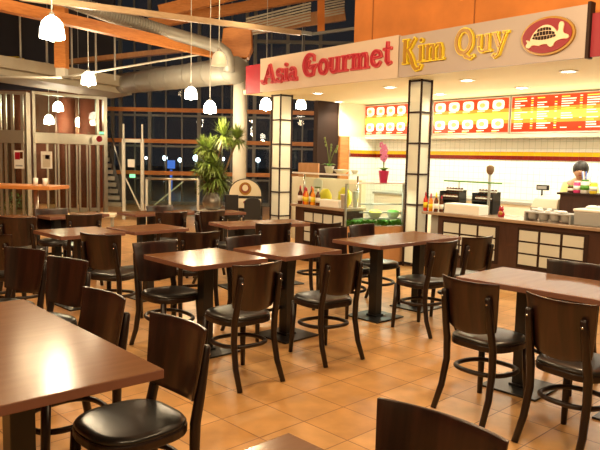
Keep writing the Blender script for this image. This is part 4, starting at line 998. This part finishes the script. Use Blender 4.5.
skin('trousers', 'trousers', [V[0], V[15], V[16], V[17], V[19], V[20], V[21]], [(0,1),(1,2),(2,3),(0,4),(4,5),(5,6)], [(.15,.11),.10,.075,.06,.10,.075,.06], pr)
for sx in (-1, 1):
    for k in range(5):
        x0 = sx*(.12 - .022*(k-2)*.7); y0 = .44
        L_ = [.045, .07, .078, .072, .055][k]
        d = Vector(((-sx*.03 if k == 0 else 0) + (k-2)*-.004*sx, L_, -.02 if k else .0))
        b = MB(); p0 = Vector((x0, y0-.01, .965)); b.tube([p0, p0+d*.55, p0+d+Vector((0, 0, -.015))], [.0085, .008, .006], 8); b.build('thumb' if k == 0 else 'finger', 'skin', pr)

# ------------------------------------------------------------------ pendant lamps
def pendant(px, py, Y, label, lit=True, diam=.275):
    if 11.9 < Y < 12.5: diam = .235
    p = atY(px, py, Y); t = thing('pendant_lamp', label, 'lamp', p, 0, 'bell shaped pendant lamps'); r_ = diam/2
    b = MB(); b.lathe([(r_*.98, -r_*.85), (r_, -r_*.8), (r_*.97, -r_*.2), (r_*.80, r_*.45), (r_*.45, r_*.85), (r_*.22, r_*.95), (r_*.2, r_*.93), (r_*.75, r_*.42), (r_*.92, -r_*.2), (r_*.95, -r_*.85)], 24)
    b.build('lamp_shade', 'lamp_glow' if lit else 'lamp_off', t)
    b = MB(); b.lathe([(r_*.24, r_*.88), (r_*.24, r_*1.15), (r_*.1, r_*1.3)], 12); b.build('cap', 'duct', t)
    if lit: b = MB(); b.ball((0, 0, -r_*.75), r_*.35, r_*.35, r_*.35, 12, 8); b.build('bulb', 'downlight', t)
    b = MB(); b.tube([(0, 0, r_*1.25), (0, 0, 6.6-p.z)], .008, 6); b.build('cable', 'white_steel', t)
    return p
lampsP = []
for (px, py, Y, lab, lit) in ((52, 28, 7.6, 'largest bright pendant lamp at upper left', True), (88.5, 78.5, 13.0, 'bright pendant lamp below the mezzanine edge', True),
        (191, 93, 12.3, 'small bright pendant lamp under the thick duct, left one', True), (210, 107, 12.0, 'bright pendant lamp above the yucca plant', True),
        (219, 59, 11.5, 'unlit translucent pendant lamp in front of the thick duct', False), (266, 104, 15.0, 'bright pendant lamp left of the first paper pillar', True), (301, 104, 17.5, 'bright pendant lamp right of the first paper pillar', True),
        (58, 106.5, 17.5, 'pendant lamp inside the entrance, right and highest of three', True), (49, 119.5, 18.4, 'pendant lamp inside the entrance, lowest left of three', True), (79, 122, 19.0, 'pendant lamp inside the entrance, lowest right of three', True)):
    q = pendant(px, py, Y, lab, lit)
    if lit: lampsP.append(q)

# ------------------------------------------------------------------ light
def light(kind, loc, e, col, size=.1, rot=None, spot=None):
    d = bpy.data.lights.new('lamp_light', kind); d.energy = e; d.color = col
    if kind == 'AREA': d.shape = 'RECTANGLE'; d.size, d.size_y = size
    else: d.shadow_soft_size = size
    if spot: d.spot_size = R(spot); d.spot_blend = .6
    o = bpy.data.objects.new('lamp_light', d); COL.objects.link(o); o.location = loc
    if rot: o.rotation_euler = rot
    return o
WARM = (1, .74, .42)
for q in lampsP: light('POINT', q + Vector((0, 0, -.22)), (45 if q.y < 12.2 else 80) if q.y < 17.2 else 14, WARM, .1)
# the same pendants continue over the dining room, above and outside the picture
for (x, y) in ((-1.6, 3.2), (1.6, 2.6), (0.2, 5.2), (-2.6, 6.0), (-.6, 7.4), (2.4, 5.6), (-.3, .6), (1.2, .4), (-3.4, 1.8)):
    light('POINT', (x, y, 3.35), 125, WARM, .10)
# bare point lights added in mid-air to brighten the roof timbers
for (x, y) in ((-3, 8), (-1, 11), (-5, 12)): light('POINT', (x, y, 4.0), 60, WARM, .3)
SH = (1, .93, .70)
for (a_, b_) in ((.67, .75), (2.28, .83), (3.70, .85), (5.15, .9), (-.1, 2.14), (2.2, 2.14), (3.74, 2.14), (5.2, 2.14), (6.4, .9), (6.6, 2.1)):
    light('SPOT', SP(a_, b_, 2.60), 72, SH, .07, None, 150)
# unseen area light added under the menu trim to brighten the tiles
tb = light('AREA', SP(2.8, 3.0, 1.90), 42, (.94, 1, .84), (6.0, .12)); tb.rotation_euler = (R(-25), 0, SA)
tb = light('AREA', SP(2.8, 2.75, 1.97), 32, (1, .96, .72), (6.0, .25)); tb.rotation_euler = (R(205), 0, SA)
tb = light('AREA', SP(2.75, .1, 1.12), 10, (.9, 1, .8), (.5, .2)); tb.rotation_euler = (0, 0, SA)

w = bpy.data.worlds.new('night'); scene.world = w; w.use_nodes = True
bg = w.node_tree.nodes['Background']; bg.inputs[0].default_value = (.030, .026, .030, 1); bg.inputs[1].default_value = .8

scene.view_settings.view_transform = 'Standard'; scene.view_settings.look = 'None'
scene.view_settings.gamma = 1; scene.view_settings.exposure = 0
scene.view_settings.use_curve_mapping = False
